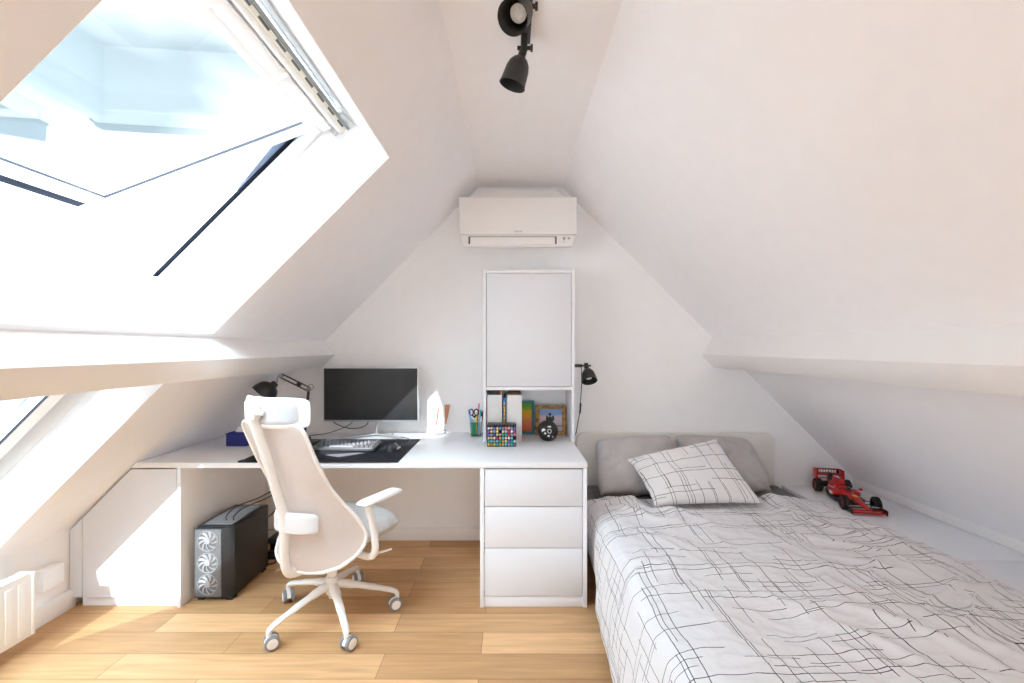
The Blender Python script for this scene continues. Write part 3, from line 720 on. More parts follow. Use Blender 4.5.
# files, book, pictures, globe in the niche
def file_box(x0, x1, z1, y0, name_label):
    t = thing('magazine_file', name_label, 'magazine file', ((x0+x1)/2, y0+.12, DT), 0, 'white files in the niche')
    w = (x1-x0)/2
    b = B(); box(b, -w, w, -.12, -.117, 0, z1, .001); box(b, -w, -w+.003, -.12, .12, 0, z1, .001); box(b, w-.003, w, -.12, .12, 0, z1, .001); box(b, -w, w, .117, .12, 0, z1*.98, .001); box(b, -w, w, -.12, .12, 0, .003, .001)
    obj('box', b, M['filew'], t)
    b = B()
    for s in (-1, 1): box(b, s*(w-.0035)-.0012, s*(w-.0035)+.0012, -.1215, -.12, .0, z1, 0)
    box(b, -w, w, -.1215, -.12, z1-.003, z1, 0); obj('edging', b, M['lacq'], t)
    return t
file_box(-.150, -.055, .290, 2.840, 'white magazine file at the left end of the niche, behind the marker rack')
file_box(-.027, .068, .290, 2.830, 'white magazine file between the blue book and the teal picture frame')
b = B(); box(b, -.145, -.072, 2.86, 3.05, DT+.005, DT+.318, .002); tag(obj('document_folder', b, M['blkp']), 'black folder sticking up out of the left white file', 'folder')
b = B(); box(b, -.070, -.064, 2.86, 3.05, DT+.005, DT+.318, .001); tag(obj('document_folder', b, MK['red']), 'thin red folder edge beside the black folder in the left file', 'folder')
b = B(); box(b, -.063, -.0585, 2.86, 3.05, DT+.005, DT+.316, .001); tag(obj('document_folder', b, MK['yellow']), 'thin yellow folder edge beside the red folder in the left file', 'folder')
b = B(); box(b, -.02, .062, 2.85, 3.05, DT+.005, DT+.298, .002); tag(obj('document_folder', b, M['copper']), 'dark brown folder inside the right white file', 'folder')
bk = thing('book', 'thin blue book with yellow spine lettering between the two white files', 'book', (-.041, 2.94, DT))
b = B(); box(b, -.0085, .0085, -.10, .10, 0, .272, .0015); obj('cover', b, M['bluebook'], bk)
b = B()
random.seed(3)
z = .05
while z < .25:
    h = random.uniform(.006, .018); box(b, -.0045, .0045, -.1012, -.0998, z, z+h, 0); z += h+random.uniform(.004, .012)
obj('spine_marks', b, M['yel'], bk)

def picture(name, label, cat, loc, rz, w, h, fw, fm, am, depth=.018, lean=6):
    t = thing(name, label, cat, loc, rz)
    m = Matrix.Rotation(R(-lean), 4, 'X')
    b = B(); box(b, -w/2, w/2, 0, depth, 0, fw, .003, 2, m); box(b, -w/2, w/2, 0, depth, h-fw, h, .003, 2, m); box(b, -w/2, -w/2+fw, 0, depth, fw-.002, h-fw+.002, .003, 2, m); box(b, w/2-fw, w/2, 0, depth, fw-.002, h-fw+.002, .003, 2, m)
    box(b, -w/2+.003, w/2-.003, depth*.7, depth, .003, h-.003, 0, 2, m)
    obj('frame', b, fm, t)
    b = B(); p = bmesh.new()
    # picture plane with local z running 0..1 so that its bands scale to it
    for v in ((0, 0, 0), (1, 0, 0), (1, 0, 1), (0, 0, 1)): p.verts.new(v)
    p.verts.ensure_lookup_table(); p.faces.new(p.verts); e = bmesh.ops.extrude_face_region(p, geom=p.faces[:])
    bmesh.ops.translate(p, verts=[v for v in e['geom'] if isinstance(v, bmesh.types.BMVert)], vec=(0, .004, 0)); join(b, p)
    o = obj('picture', b, am, t)
    o.matrix_local = m @ Matrix.Translation((-w/2+fw, depth*.5, fw)) @ Matrix.Diagonal((w-2*fw, 1, h-2*fw, 1))
    return t, m
picture('picture_frame', 'teal framed abstract picture in green, yellow and orange beside the white files', 'picture', (.090, 3.075, DT), R(-4), .135, .225, .018, M['teal'], M['art'], lean=5)
t, m = picture('photo_frame', 'mottled golden brown frame with a beach photo behind the black ball', 'photo frame', (.268, 3.04, DT), R(2), .205, .200, .027, M['gold'], M['photo'], lean=7)
b = B()
figs = [((-.005, .100), .018, .026), ((-.005, .138), .010, .011), ((-.025, .112), .008, .02), ((.016, .112), .008, .02), ((.0, .07), .026, .022)]
for (x, z), rx, rz_ in figs:
    p = bmesh.new(); bmesh.ops.create_circle(p, cap_ends=True, segments=14, radius=1)
    for v in p.verts: v.co = Vector((x+v.co.x*rx, .0078-.0002*figs.index(((x, z), rx, rz_)), z+v.co.y*rz_))
    join(b, p, m)
obj('dark_figure', b, M['blkp'], t)
b = B(); box(b, .03, .075, .0072, .0082, .058, .064, 0, 2, m); obj('driftwood', b, M['copper'], t)

gb = thing('ornamental_ball', 'shiny black ball with small white marks on the desk in the niche', 'ball', (.233, 2.875, DT))
b = B(); prof = []
for k in range(25):
    a = -math.pi/2+math.pi*k/24; prof.append((max(0, .065*math.cos(a)), max(.065+.065*math.sin(a), .006)-.006))
prof[0] = (0, 0); lathe(b, prof, 36); obj('shell', b, M['blkp'], gb)
random.seed(12)
def on_ball(px, pz, sx, sz, n=10, star=False):
    p = bmesh.new(); vs = []
    for k in range(n):
        a = 2*math.pi*k/n; f = (.55 if (star and k % 2) else 1)
        x, z = px+sx*math.cos(a)*f, pz+sz*math.sin(a)*f
        y = -math.sqrt(max(.0655**2-x*x-z*z, 1e-6)); vs.append(p.verts.new((x, y, z+.059)))
    cx_ = p.verts.new((px, -math.sqrt(.0657**2-px*px-pz*pz), pz+.059))
    for k in range(n): p.faces.new((vs[k], vs[(k+1) % n], cx_))
    return p
b = B()
for q in ((-.030, .018, .012, .010, 8, True), (-.038, .012, .008, .012, 6, True), (-.022, -.004, .009, .008, 8, True), (.0, -.020, .010, .009, 10, True), (.005, .036, .012, .005, 8, False), (.026, -.026, .005, .008, 7, True)):
    join(b, on_ball(*q))
obj('white_marks', b, M['wht'], gb)
b = B()
pts = [Vector((.005+.011*math.cos(a), 0, .010+.012*math.sin(a))) for a in ang]
tube(b, [(q.x, -math.sqrt(.0655**2-q.x**2-q.z**2), q.z+.059) for q in pts], .0016, 6, closed=True); obj('white_ring', b, M['wht'], gb)

# ------------------------------------------------------------------ computer tower and cables under the desk
pt = thing('computer_tower', 'black computer tower with three white fans on the floor beneath the desk', 'computer', (-1.555, 2.55, 0))
b = B(); prism(b, [(-.098, -.155), (.092, -.155), (.10, -.15), (.10, .18), (-.098, .18)], 'z', .018, .385, .004); obj('case', b, M['pcblk'], pt)
b = B(); prism(b, [(-.096, -.178), (.050, -.178), (.096, -.152), (-.096, -.152)], 'z', .02, .383, .004); obj('front_panel', b, M['pcblk'], pt)
b = B(); box(b, -.092, .046, -.1815, -.176, .028, .378, .002); fp = obj('mesh_grille', b, M['pcmesh'], pt)
for zc in (.318, .205, .092):
    b = B()
    tube(b, [(-.023+.052*math.cos(a), -.183, zc+.052*math.sin(a)) for a in [2*math.pi*k/36 for k in range(36)]], .0025, 8, closed=True)
    obj('fan_ring', b, M['greyprof'], fp)
    b = B(); lathe(b, [(0, 0), (.016, 0), (.014, .006), (0, .007)], 20, aim((-.023, -.182, zc), (0, -1, 0)))
    for k in range(9):
        a = 2*math.pi*k/9; p = bmesh.new(); L = []; Rr = []
        for s in range(6):
            r = .014+s*.0068; aa = a+s*.11
            for lst, da, dy in ((L, 0, 0), (Rr, .34-.015*s, -.004)):
                lst.append(p.verts.new((-.023+r*math.cos(aa+da), -.1825+dy, zc+r*math.sin(aa+da))))
        for s in range(5): p.faces.new((L[s], L[s+1], Rr[s+1], Rr[s]))
        e = bmesh.ops.extrude_face_region(p, geom=p.faces[:]); bmesh.ops.translate(p, verts=[v for v in e['geom'] if isinstance(v, bmesh.types.BMVert)], vec=(0, .0012, 0))
        join(b, p)
    obj('fan', b, M['fan'], fp)
b = B(); box(b, -.075, .075, -.13, .155, .3845, .3885, .0015); tv = obj('top_grille', b, M['pctop'], pt)
b = B(); box(b, .099, .1025, -.14, .17, .03, .375, .001); obj('side_panel', b, M['pcblk'], pt)
for sx in (-.075, .075):
    for sy in (-.14, .15):
        b = B(); box(b, sx-.018, sx+.018, sy-.02, sy+.02, 0, .019, .003); obj('foot', b, M['blkp'], pt)

def cable(pts, r, label, m='blkp'):
    b = B(); tube(b, smooth_path(pts, 8), r, 8); tag(obj('cable', b, M[m]), label, 'cable', 'cables around the computer')
cable([(-1.545, 2.47, .389), (-1.545, 2.475, .415), (-1.53, 2.54, .440), (-1.46, 2.66, .455), (-1.40, 2.80, .50), (-1.36, 3.0, .62), (-1.35, 3.10, .70)], .003, 'left one of two black cables rising from the top of the computer tower')
cable([(-1.505, 2.47, .389), (-1.505, 2.475, .41), (-1.49, 2.54, .432), (-1.42, 2.66, .450), (-1.36, 2.80, .49), (-1.32, 3.0, .60), (-1.31, 3.10, .70)], .003, 'right one of two black cables rising from the top of the computer tower')
cable([(-1.50, 2.735, .30), (-1.485, 2.78, .29), (-1.455, 2.86, .34), (-1.42, 3.02, .50), (-1.40, 3.11, .70)], .0035, 'black cable curving up from the back of the computer to the desk')
cable([(-1.51, 2.735, .11), (-1.47, 2.76, .145), (-1.42, 2.775, .15), (-1.40, 2.775, .11), (-1.42, 2.775, .06), (-1.44, 2.775, .015), (-1.48, 2.77, .005)], .004, 'black cable looping behind the computer down to the floor')
cable([(-1.50, 2.735, .23), (-1.46, 2.84, .20), (-1.40, 2.92, .26), (-1.37, 3.03, .45), (-1.36, 3.11, .70)], .003, 'thin black cable hanging nearest the chair behind the computer')
b = B(); box(b, -1.53, -1.47, 2.86, 2.97, .09, .125, .006); box(b, -1.52, -1.48, 2.87, 2.95, .05, .09, .004); box(b, -1.53, -1.46, 2.84, 2.99, 0, .05, .006); tag(obj('power_adapter', b, M['blkp']), 'black stack of plug adapters on the floor behind the computer', 'adapter')
cable([(-1.20, 3.02, .88), (-1.18, 3.05, .82), (-1.08, 3.06, .782), (-.98, 3.06, .80), (-.94, 3.05, .87)], .003, 'black cable drooping in a loop beneath the monitor')
cable([(-1.33, 3.0, .745), (-1.22, 3.04, .755), (-1.10, 3.07, .80), (-1.04, 3.06, .86)], .0025, 'thin black cable running left from the monitor along the wall')

# ------------------------------------------------------------------ office chair (local +y = forward)
ch = thing('office_chair', 'white high-back swivel office chair facing the desk', 'chair', (-.885, 2.254, 0), R(-25))
CR = ch.rotation_euler.z
b = B()
lathe(b, [(0, .11), (.026, .11), (.032, .12), (.036, .16), (.034, .185), (.028, .195), (0, .195)], 24)
base_a = [R(a)-CR for a in (-125, -58, 11, 86, 155)]
for a in base_a:
    d = Vector((math.cos(a), math.sin(a), 0))
    tube(b, smooth_path([d*.02+Vector((0, 0, .160)), d*.12+Vector((0, 0, .140)), d*.22+Vector((0, 0, .115)), d*.295+Vector((0, 0, .093)), d*.312+Vector((0, 0, .076))], 4), [.024]*4+[.019]*4+[.016]*4+[.014]*4+[.012], 12, (1, .75), (0, 0, 1))
    tube(b, [d*.312+Vector((0, 0, .08)), d*.312+Vector((0, 0, .058))], .011, 10)
obj('base', b, M['chairw'], ch)
for i, a in enumerate(base_a):
    d = Vector((math.cos(a), math.sin(a), 0)); pos = d*.312
    t = a+[1.2, .5, 1.9, 2.2, 1.0][i]; ax = Vector((math.cos(t), math.sin(t), 0)); bk = Vector((-ax.y, ax.x, 0))*.012
    b = B(); tube(b, [pos+Vector((0, 0, .066)), pos+Vector((0, 0, .045))], .008, 10)
    prism(b, [(.030*math.cos(q), .030*math.sin(q)) for q in [math.pi*k/10 for k in range(11)]], 'z', -.008, .008, .001, 1, Matrix.Translation(pos+bk+Vector((0, 0, .029))) @ Matrix(((bk.normalized().x, 0, ax.x, 0), (bk.normalized().y, 0, ax.y, 0), (0, 1, 0, 0), (0, 0, 0, 1))))
    cs = obj('caster', b, M['chairw'], ch)
    b = B()
    for s in (-1, 1): lathe(b, [(0, -.008), (.025, -.009), (.030, -.007), (.032, 0), (.030, .007), (.025, .009), (0, .008)], 24, aim(pos+bk+ax*(s*.018)+Vector((0, 0, .032)), ax))
    w = obj('wheel', b, M['tyre'], cs)
    b = B()
    for s in (-1, 1): lathe(b, [(0, .0105), (.021, .0105), (.0225, .009), (.0225, .002), (0, .002)], 20, aim(pos+bk+ax*(s*.018)+Vector((0, 0, .032)), ax*s))
    obj('hub_cap', b, M['chairw'], cs)
b = B(); lathe(b, [(0, .09), (.017, .09), (.017, .20), (.024, .20), (.024, .33), (0, .33)], 20); obj('column', b, M['chairw'], ch)
b = B(); prism(b, [(-.07, -.17), (.07, -.17), (.09, 0), (.08, .12), (-.08, .12), (-.09, 0)], 'z', .315, .375, .012, 3); obj('mechanism', b, M['chairw'], ch)
b = B(); tube(b, smooth_path([(.08, .03, .335), (.16, .03, .325), (.21, .05, .322), (.265, .095, .334)]), [.005]*15+[.006]*4, 10); tube(b, [(.235, .07, .328), (.28, .108, .338)], .008, 10, (1, .6), (0, 0, 1)); obj('lever', b, M['chairw'], ch)
# seat cushion: rounded slab with a soft dome and drooping front
def cushion(bm, fx, n=22, z0=0., z1=.1, w=.25, l0=-.2, l1=.27, e=3.2):
    p = bmesh.new(); top = []; bot = []
    for i in range(n+1):
        tr, br = [], []
        for j in range(n+1):
            a, c = -1+2*i/n, -1+2*j/n
            # square to squircle
            k = max(abs(a), abs(c)); ln = (abs(a)**e+abs(c)**e)**(1/e)
            s = (k/ln) if ln > 1e-6 else 1
            x, y = a*s*w, (l0+l1)/2+c*s*(l1-l0)/2
            q = max(0, 1-k**4)**.5
            droop = -.03*max(0, c)**3
            tr.append(p.verts.new((x, y, (z0+z1)/2+(z1-z0)/2*q+droop))); br.append(p.verts.new((x*.98, y, (z0+z1)/2-(z1-z0)/2*q+droop)))
        top.append(tr); bot.append(br)
    for i in range(n):
        for j in range(n):
            p.faces.new((top[i][j], top[i+1][j], top[i+1][j+1], top[i][j+1])); p.faces.new((bot[i][j], bot[i][j+1], bot[i+1][j+1], bot[i+1][j]))
    bmesh.ops.remove_doubles(p, verts=p.verts, dist=.006); join(bm, p)
b = B(); cushion(b, None, z0=.372, z1=.498, w=.258, l0=-.13, l1=.30); obj('seat', b, M['seat'], ch)
# back shell
def lerp_tab(tab, z):
    for (z0, v0), (z1, v1) in zip(tab, tab[1:]):
        if z0 <= z <= z1:
            t = (z-z0)/(z1-z0); t2 = t
            return v0+(v1-v0)*t2
    return tab[0][1] if z < tab[0][0] else tab[-1][1]
Wt = [(.315, .06), (.325, .14), (.345, .205), (.38, .248), (.43, .270), (.49, .272), (.55, .252), (.62, .222), (.70, .200), (.80, .195), (.90, .192), (.97, .190), (.990, .182), (1.0, .165), (1.003, .15)]
Ct = [(.315, .01), (.345, .09), (.40, .16), (.46, .18), (.54, .155), (.62, .115), (.72, .075), (.85, .05), (1.003, .035)]
Yt = [(.315, -.215), (.36, -.232), (.48, -.235), (.60, -.240), (.70, -.265), (.80, -.300), (.90, -.335), (1.003, -.372)]
def sm3(tab, z): return (lerp_tab(tab, z-.018)+2*lerp_tab(tab, z)+lerp_tab(tab, z+.018))/4
zs = [.315, .319, .325, .334, .345, .36]+[.375+.025*i for i in range(24)]+[.968, .978, .987, .994, .999, 1.003]
NT = 20
def back_pt(z, t):
    w = lerp_tab(Wt, z); return Vector((t*w, sm3(Yt, z)+sm3(Ct, z)*t*t*(w/.27)**.5, z))
b = B(); p = bmesh.new()
G = [[p.verts.new(back_pt(z, -1+2*j/NT)) for j in range(NT+1)] for z in zs]
for i in range(len(zs)-1):
    for j in range(NT): p.faces.new((G[i][j], G[i][j+1], G[i+1][j+1], G[i+1][j]))
r = bmesh.ops.solidify(p, geom=p.faces[:], thickness=.006)
join(b, p); br = obj('backrest', b, M['chairm'], ch)
edge = [back_pt(z, 1) for z in zs]+[back_pt(zs[-1], t) for t in (.6, .2, -.2, -.6)]+[back_pt(z, -1) for z in reversed(zs)]+[back_pt(zs[0], t) for t in (-.6, 0, .6)]
b = B(); tube(b, edge, .0085, 8, closed=True); obj('rim', b, M['chairw'], br)
# spine: broad flat bar
b = B()
spn = smooth_path([(0, -.06, .315), (0, -.17, .305), (0, -.248, .325), (0, -.270, .40), (0, -.272, .50), (0, -.280, .60), (0, -.315, .72), (0, -.365, .88), (0, -.408, 1.0), (0, -.425, 1.05), (0, -.424, 1.085)], 5)
tube(b, spn, .017, 14, (1.35, .95), (1, 0, 0)); obj('spine', b, M['chairw'], ch)
# lumbar support: padded bar on both sides of the spine
def wrap_pad(x0, x1, z0, z1, yc, curve, th, n=16, m=12):
    p = bmesh.new(); F = []; K = []
    for i in range(n+1):
        fr, kr = [], []
        for j in range(m+1):
            a, c = -1+2*i/n, -1+2*j/m
            e = 7.; k = max(abs(a), abs(c)); ln = (abs(a)**e+abs(c)**e)**(1/e); s = k/ln if ln > 1e-6 else 1
            x = (x0+x1)/2+a*s*(x1-x0)/2; z = (z0+z1)/2+c*s*(z1-z0)/2
            y = yc+curve*(x/.19)**2; q = max(0, 1-k**6)**.5
            fr.append(p.verts.new((x, y+th/2*q, z))); kr.append(p.verts.new((x, y-th/2*q, z)))
        F.append(fr); K.append(kr)
    for i in range(n):
        for j in range(m):
            p.faces.new((F[i][j], F[i+1][j], F[i+1][j+1], F[i][j+1])); p.faces.new((K[i][j], K[i][j+1], K[i+1][j+1], K[i+1][j]))
    bmesh.ops.remove_doubles(p, verts=p.verts, dist=.0015)
    return p
b = B(); join(b, wrap_pad(-.085, .150, .505, .600, -.268, .075, .030)); obj('lumbar_support', b, M['pad'], ch)
# headrest: shell, pad, bracket
b = B(); join(b, wrap_pad(-.195, .195, .985, 1.118, -.382, .075, .026)); hs = obj('headrest', b, M['chairw'], ch)
b = B(); join(b, wrap_pad(-.182, .182, .995, 1.108, -.364, .075, .036)); obj('pad', b, M['headpad'], hs)
b = B(); join(b, wrap_pad(-.165, .165, 1.008, 1.096, -.396, .073, .010)); obj('back_plate', b, M['headpad'], hs)
b = B(); box(b, -.024, .024, -.435, -.40, 1.03, 1.09, .006, 3); tube(b, [(.02, -.42, 1.055), (.045, -.405, 1.055)], .010, 10); tube(b, smooth_path([(0, -.425, 1.07), (0, -.42, 1.092), (0, -.40, 1.098)]), .016, 12, (1.3, .8), (1, 0, 0)); obj('bracket', b, M['chairw'], hs)
for s in (-1, 1):
    b = B(); tube(b, smooth_path([(s*.15, -.02, .328), (s*.25, -.025, .322), (s*.288, -.028, .345), (s*.292, -.030, .42), (s*.290, -.045, .52), (s*.288, -.062, .595), (s*.288, -.05, .612)], 5), [.015]*12+[.017]*14+[.015]*5, 12, (1.25, .8), (1, 0, 0)) if False else tube(b, smooth_path([(s*.15, -.02, .352), (s*.25, -.025, .350), (s*.292, -.028, .375), (s*.298, -.030, .44), (s*.294, -.045, .53), (s*.288, -.062, .595), (s*.288, -.055, .612)], 5), .0165, 12)
    ar = obj('armrest', b, M['chairw'], ch)
    b = B(); join(b, wrap_pad(-.036, .036, -.115, .150, 0, 0, .024, 12, 18), Matrix(((1, 0, 0, s*.288), (0, 0, 1, 0), (0, 1, 0, .622), (0, 0, 0, 1)))); obj('arm_pad', b, M['chairw'], ar)

# ------------------------------------------------------------------ radiator and wall box
ra = thing('radiator', 'white panel radiator along the low left wall under the roof window', 'radiator', (-2.14, 1.5, .057))
b = B(); box(b, -.028, .026, -.52, .508, .0, .272, .003)
obj('panel', b, M['trimw'], ra)
b = B()
yy = -.50
while yy < .47:
    box(b, .024, .0305, yy, yy+.030, .022, .248, .004, 3); yy += .050
obj('fluting', b, M['trimw'], ra)
b = B()
for s in (-.52, .506): box(b, -.034, .034, s-.002, s+.010, .004, .279, .003)
obj('end_cap', b, M['trimw'], ra)
b = B()
for i in range(50): box(b, -.026, .022, -.50+i*.02, -.49+i*.02, .271, .277, .001)
box(b, -.030, -.025, -.52, .508, .270, .279, .001); box(b, .022, .028, -.52, .508, .270, .279, .001); obj('top_grille', b, M['trimw'], ra)
b = B()
for s in (-.35, .35): box(b, -.114, -.026, s-.015, s+.015, .05, .22, .002)
obj('bracket', b, M['trimw'], ra)
ob = thing('wall_box', 'small white connection box on the low wall beside the corner cabinet', 'connection box', (KL+.001, 2.195, .22))
b = B(); box(b, 0, .042, -.05, .05, -.048, .048, .004); obj('housing', b, M['trimw'], ob)
b = B(); box(b, .040, .052, -.050, .050, -.048, .048, .005); obj('cover', b, M['lacq'], ob)

# ------------------------------------------------------------------ raised platform units right of the bed
PZ = .376
for (y0, y1, lab) in ((2.035, YB-.002, 'low white storage platform at the back, carrying the red toy car'), (.9, 2.032, 'low white storage platform nearer the viewer, beside the duvet')):
    t = thing('storage_platform', lab, 'platform', (2.11, (y0+y1)/2, 0), 0, 'storage platforms beside the bed')
    h = (y1-y0)/2
    b = B(); box(b, -.245, .258, -h, h, PZ-.022, PZ, .0015); obj('top_board', b, M['lacq'], t)
    b = B(); box(b, -.235, .258, -h, -h+.018, 0, PZ-.022, .001); box(b, -.235, .258, h-.018, h, 0, PZ-.022, .001); box(b, .24, .258, -h, h, 0, PZ-.022, .001); obj('carcass', b, M['lacq'], t)
    b = B(); box(b, -.245, -.227, -h+.002, h-.002, .05, PZ-.025, .001); obj('front_panel', b, M['lacqdoor'], t)

# ------------------------------------------------------------------ bed
bed = thing('bed_frame', 'off-white double bed frame with a rounded headboard against the back wall', 'bed', (1.145, 2.1, 0))
T = at(bed)
b = B()
hb = []
for (cx_, cz, a0) in ((1.735, .692, 0), (.500, .692, 90)):
    for k in range(7):
        a = R(a0+15*k); hb.append((cx_+.052*math.cos(a), cz+.052*math.sin(a)))
hb = [(1.787, .05)]+hb+[(.448, .05)]
prism(b, hb, 'y', YB-.055, YB-.02, .004, 2, T); obj('headboard', b, M['headb'], bed)
b = B(); box(b, .452, .474, 1.05, YB-.056, .14, .34, .003, 2, T); box(b, 1.806, 1.828, 1.05, YB-.056, .14, .34, .003, 2, T); box(b, .452, 1.828, 1.03, 1.052, .14, .34, .003, 2, T); obj('side_rail', b, M['headb'], bed)
b = B()
for i in range(14): box(b, .474, 1.806, 1.12+i*.14, 1.19+i*.14, .19, .205, .002, 2, T)
obj('slats', b, M['wood'], bed)
for x in (.47, 1.81):
    for y in (1.06, 3.04):
        b = B(); box(b, x-.02, x+.02, y-.02, y+.02, 0, .16, .003, 2, T); obj('leg', b, M['headb'], bed)
b = B(); box(b, .478, 1.802, 1.06, YB-.06, .206, .405, .045, 5); tag(obj('mattress', b, M['sheet']), 'mattress in a dark grey striped sheet, showing below the pillows', 'mattress')

# duvet
def nz(x, y, s, seed=0): return noise.noise(Vector((x*s+seed, y*s-seed*1.3, seed*.7)))
def duvet():
    nx, ny = 150, 190
    ya, yb = .93, 2.705
    p = bmesh.new(); uvl = p.loops.layers.uv.new('UVMap')
    path = []   # (x, z, weight of puff) across, from right edge to the left shoulder
    arc = [(1.935, .396, .06), (1.90, .408, .45), (1.84, .432, .9), (1.74, .446, 1), (1.4, .456, 1), (1.0, .456, 1), (.70, .452, 1), (.55, .446, .9), (.485, .434, .6), (.450, .410, .25), (.436, .375, .12)]
    d = [0]
    for a, c in zip(arc, arc[1:]): d.append(d[-1]+math.hypot(c[0]-a[0], c[1]-a[1]))
    LA = d[-1]; HL = .36; tot = LA+HL
    V = []; UVs = {}
    def ev(s):
        for k in range(len(arc)-1):
            if d[k] <= s <= d[k+1]:
                t = (s-d[k])/(d[k+1]-d[k]); return [arc[k][i]*(1-t)+arc[k+1][i]*t for i in range(3)]
        return list(arc[-1])
    for j in range(ny+1):
        ty = j/ny; y = ya+(yb-ya)*ty
        row = []
        hem = max(.03, .05+.145*(y-1.73)) + .012*nz(y, 0, 4, 3)
        for i in range(nx+1):
            s = tot*i/nx
            if s <= LA: x, z, w = ev(s)
            else:
                f = (s-LA)/HL
                z = .375+(hem-.375)*f; w = .12
                out = .0 if y > 2.33 else .045*min(1, (2.33-y)/.25)
                x = .436-.010*math.sin(f*3.14)-out*f
            if s < .4: x -= .045*max(0, min(1, (y-2.33)/.15))*(1-s/.4)
            if s < .4: x += .022*nz(y, .3, 2.6, 8)*(1-s/.4)
            hgt = .022*nz(x, y, 2.4, 1)+.013*nz(x, y*1.4, 5.2, 2)
            # creases: ridged folds running mostly across and diagonally
            q = x*.8+y*.6; q2 = x*.55-y*.85
            r1 = 1-abs(nz(q*1.0, q2*.35, 7.5, 4)); r2 = 1-abs(nz(q*.35, q2*1.1, 7.0, 6)); r3 = 1-abs(nz(x, y, 15, 9))
            m1 = max(0, nz(x, y, 1.9, 14)+.25); m2 = max(0, nz(x, y, 2.1, 24)+.25)
            hgt += .021*r1**5*m1*1.6+.021*r2**5*m2*1.6+.005*r3**4
            # rolled top hem near the pillows
            e = max(0, (y-(yb-.10))/.10); zz = z+w*(hgt+.006)
            if w > .2: zz = zz-(zz-.418)*e**2.6*.95
            dm = max(0, min(1, (x-.70)/.10))*max(0, min(1, (1.50-x)/.10))*max(0, min(1, (y-2.38)/.10))
            zz = zz*(1-dm)+min(zz, .426)*dm
            yy = y+.035*nz(x, 0, 3.3, 5)*ty**3+.012*nz(x, 0, 9, 15)*ty**3
            if s > LA-.08:   # side hang: move sideways, soft vertical folds
                f = min(1, (s-LA+.08)/.08); fd = (.010*nz(y, z*.4, 5.5, 11)+.006*nz(y, z*.5, 12, 13))*f
                x += fd if y < 2.3 else -abs(fd)*.4
            row.append(p.verts.new((x, yy, zz))); UVs[row[-1]] = (s, y)
        V.append(row)
    for j in range(ny):
        for i in range(nx):
            f = p.faces.new((V[j][i], V[j][i+1], V[j+1][i+1], V[j+1][i]))
            for l in f.loops: l[uvl].uv = UVs[l.vert]
    bmesh.ops.recalc_face_normals(p, faces=p.faces)
    return p
o = obj('duvet', duvet(), M['duvet'], None, 60)
sd = o.modifiers.new('thickness', 'SOLIDIFY'); sd.thickness = .010; sd.offset = -1 if o.data.polygons[2000].normal.z > 0 else 1
tag(o, 'white duvet with black hand-drawn crossing lines spread over the bed', 'duvet')

def pillow(name, label, cat, cor, th, m, seed, group=None, n=34, pinch=.06, wr=.012, rnd=0.):
    TL, TR, BR, BL = [Vector(c) for c in cor]
    p = bmesh.new(); uvl = p.loops.layers.uv.new('UVMap')
    N = ((TR-TL).cross(BL-TL)).normalized()
    if N.y > 0: N = -N
    W_, H_ = (TR-TL).length, (BL-TL).length
    sides = []
    U_ = {}
    cen = (TL+TR+BR+BL)/4
    for sgn in (1, -1):
        rows_ = []
        for i in range(n+1):
            row = []
            for j in range(n+1):
                u, v = i/n, j/n
                a, c = 2*u-1, 2*v-1
                if rnd:
                    kk = max(abs(a), abs(c)); ln = (abs(a)**3.2+abs(c)**3.2)**(1/3.2); sq_ = (kk/ln if ln > 1e-6 else 1)*rnd+1-rnd; ao, co_ = a*sq_, c*sq_
                else: ao, co_ = a, c
                # edges bow inwards between the corners
                uu = .5+ao/2*(1-pinch*(1-c*c)); vv = .5+co_/2*(1-pinch*(1-a*a))
                P = TL*(1-uu)*(1-vv)+TR*uu*(1-vv)+BR*uu*vv+BL*(1-uu)*vv
                h = max(0, (1-a*a))**.42*max(0, (1-c*c))**.42
                ed = min(1-abs(a), 1-abs(c))
                k = h*th*.5*(1 if sgn > 0 else .75)
                w = wr*(nz(u*1.2, v*1.2, 4, seed)+.6*(1-abs(nz(u*2.2+v, v-u*.6, 3.4, seed+5)))**4)*min(1, ed*6)
                q = P+N*(sgn*k)+N*w
                q += (cen-P).normalized()*.006*nz(u, v, 9, seed+3)*(1-min(1, ed*8))
                row.append(p.verts.new(q)); U_[row[-1]] = (u*W_+seed, v*H_*1.15+seed)
            rows_.append(row)
        sides.append(rows_)
    for rows_ in sides:
        for i in range(n):
            for j in range(n):
                f = p.faces.new((rows_[i][j], rows_[i+1][j], rows_[i+1][j+1], rows_[i][j+1]))
                for l in f.loops: l[uvl].uv = U_[l.vert]
    bmesh.ops.remove_doubles(p, verts=p.verts, dist=.0008)
    return tag(obj(name, p, m, None, 80), label, cat, group)
pillow('pillow', 'taupe grey pillow at the left end of the headboard', 'pillow', [(.545, 2.975, .725), (1.062, 3.0, .755), (1.06, 2.80, .42), (.525, 2.765, .415)], .24, M['greypil'], 2, 'grey pillows at the headboard', 34, .02, .024, .4)
pillow('pillow', 'taupe grey pillow at the right end of the headboard', 'pillow', [(1.072, 3.0, .755), (1.555, 2.985, .735), (1.625, 2.80, .43), (1.085, 2.80, .42)], .22, M['greypil'], 9, 'grey pillows at the headboard', 34, .02, .024, .35)
pillow('pillow', 'white pillow with crossing black lines leaning on the grey pillows', 'pillow', [(.700, 2.74, .655), (1.265, 2.80, .765), (1.41, 2.545, .455), (.785, 2.48, .462)], .13, M['pillowp'], 4, None, 40, .05, .010)

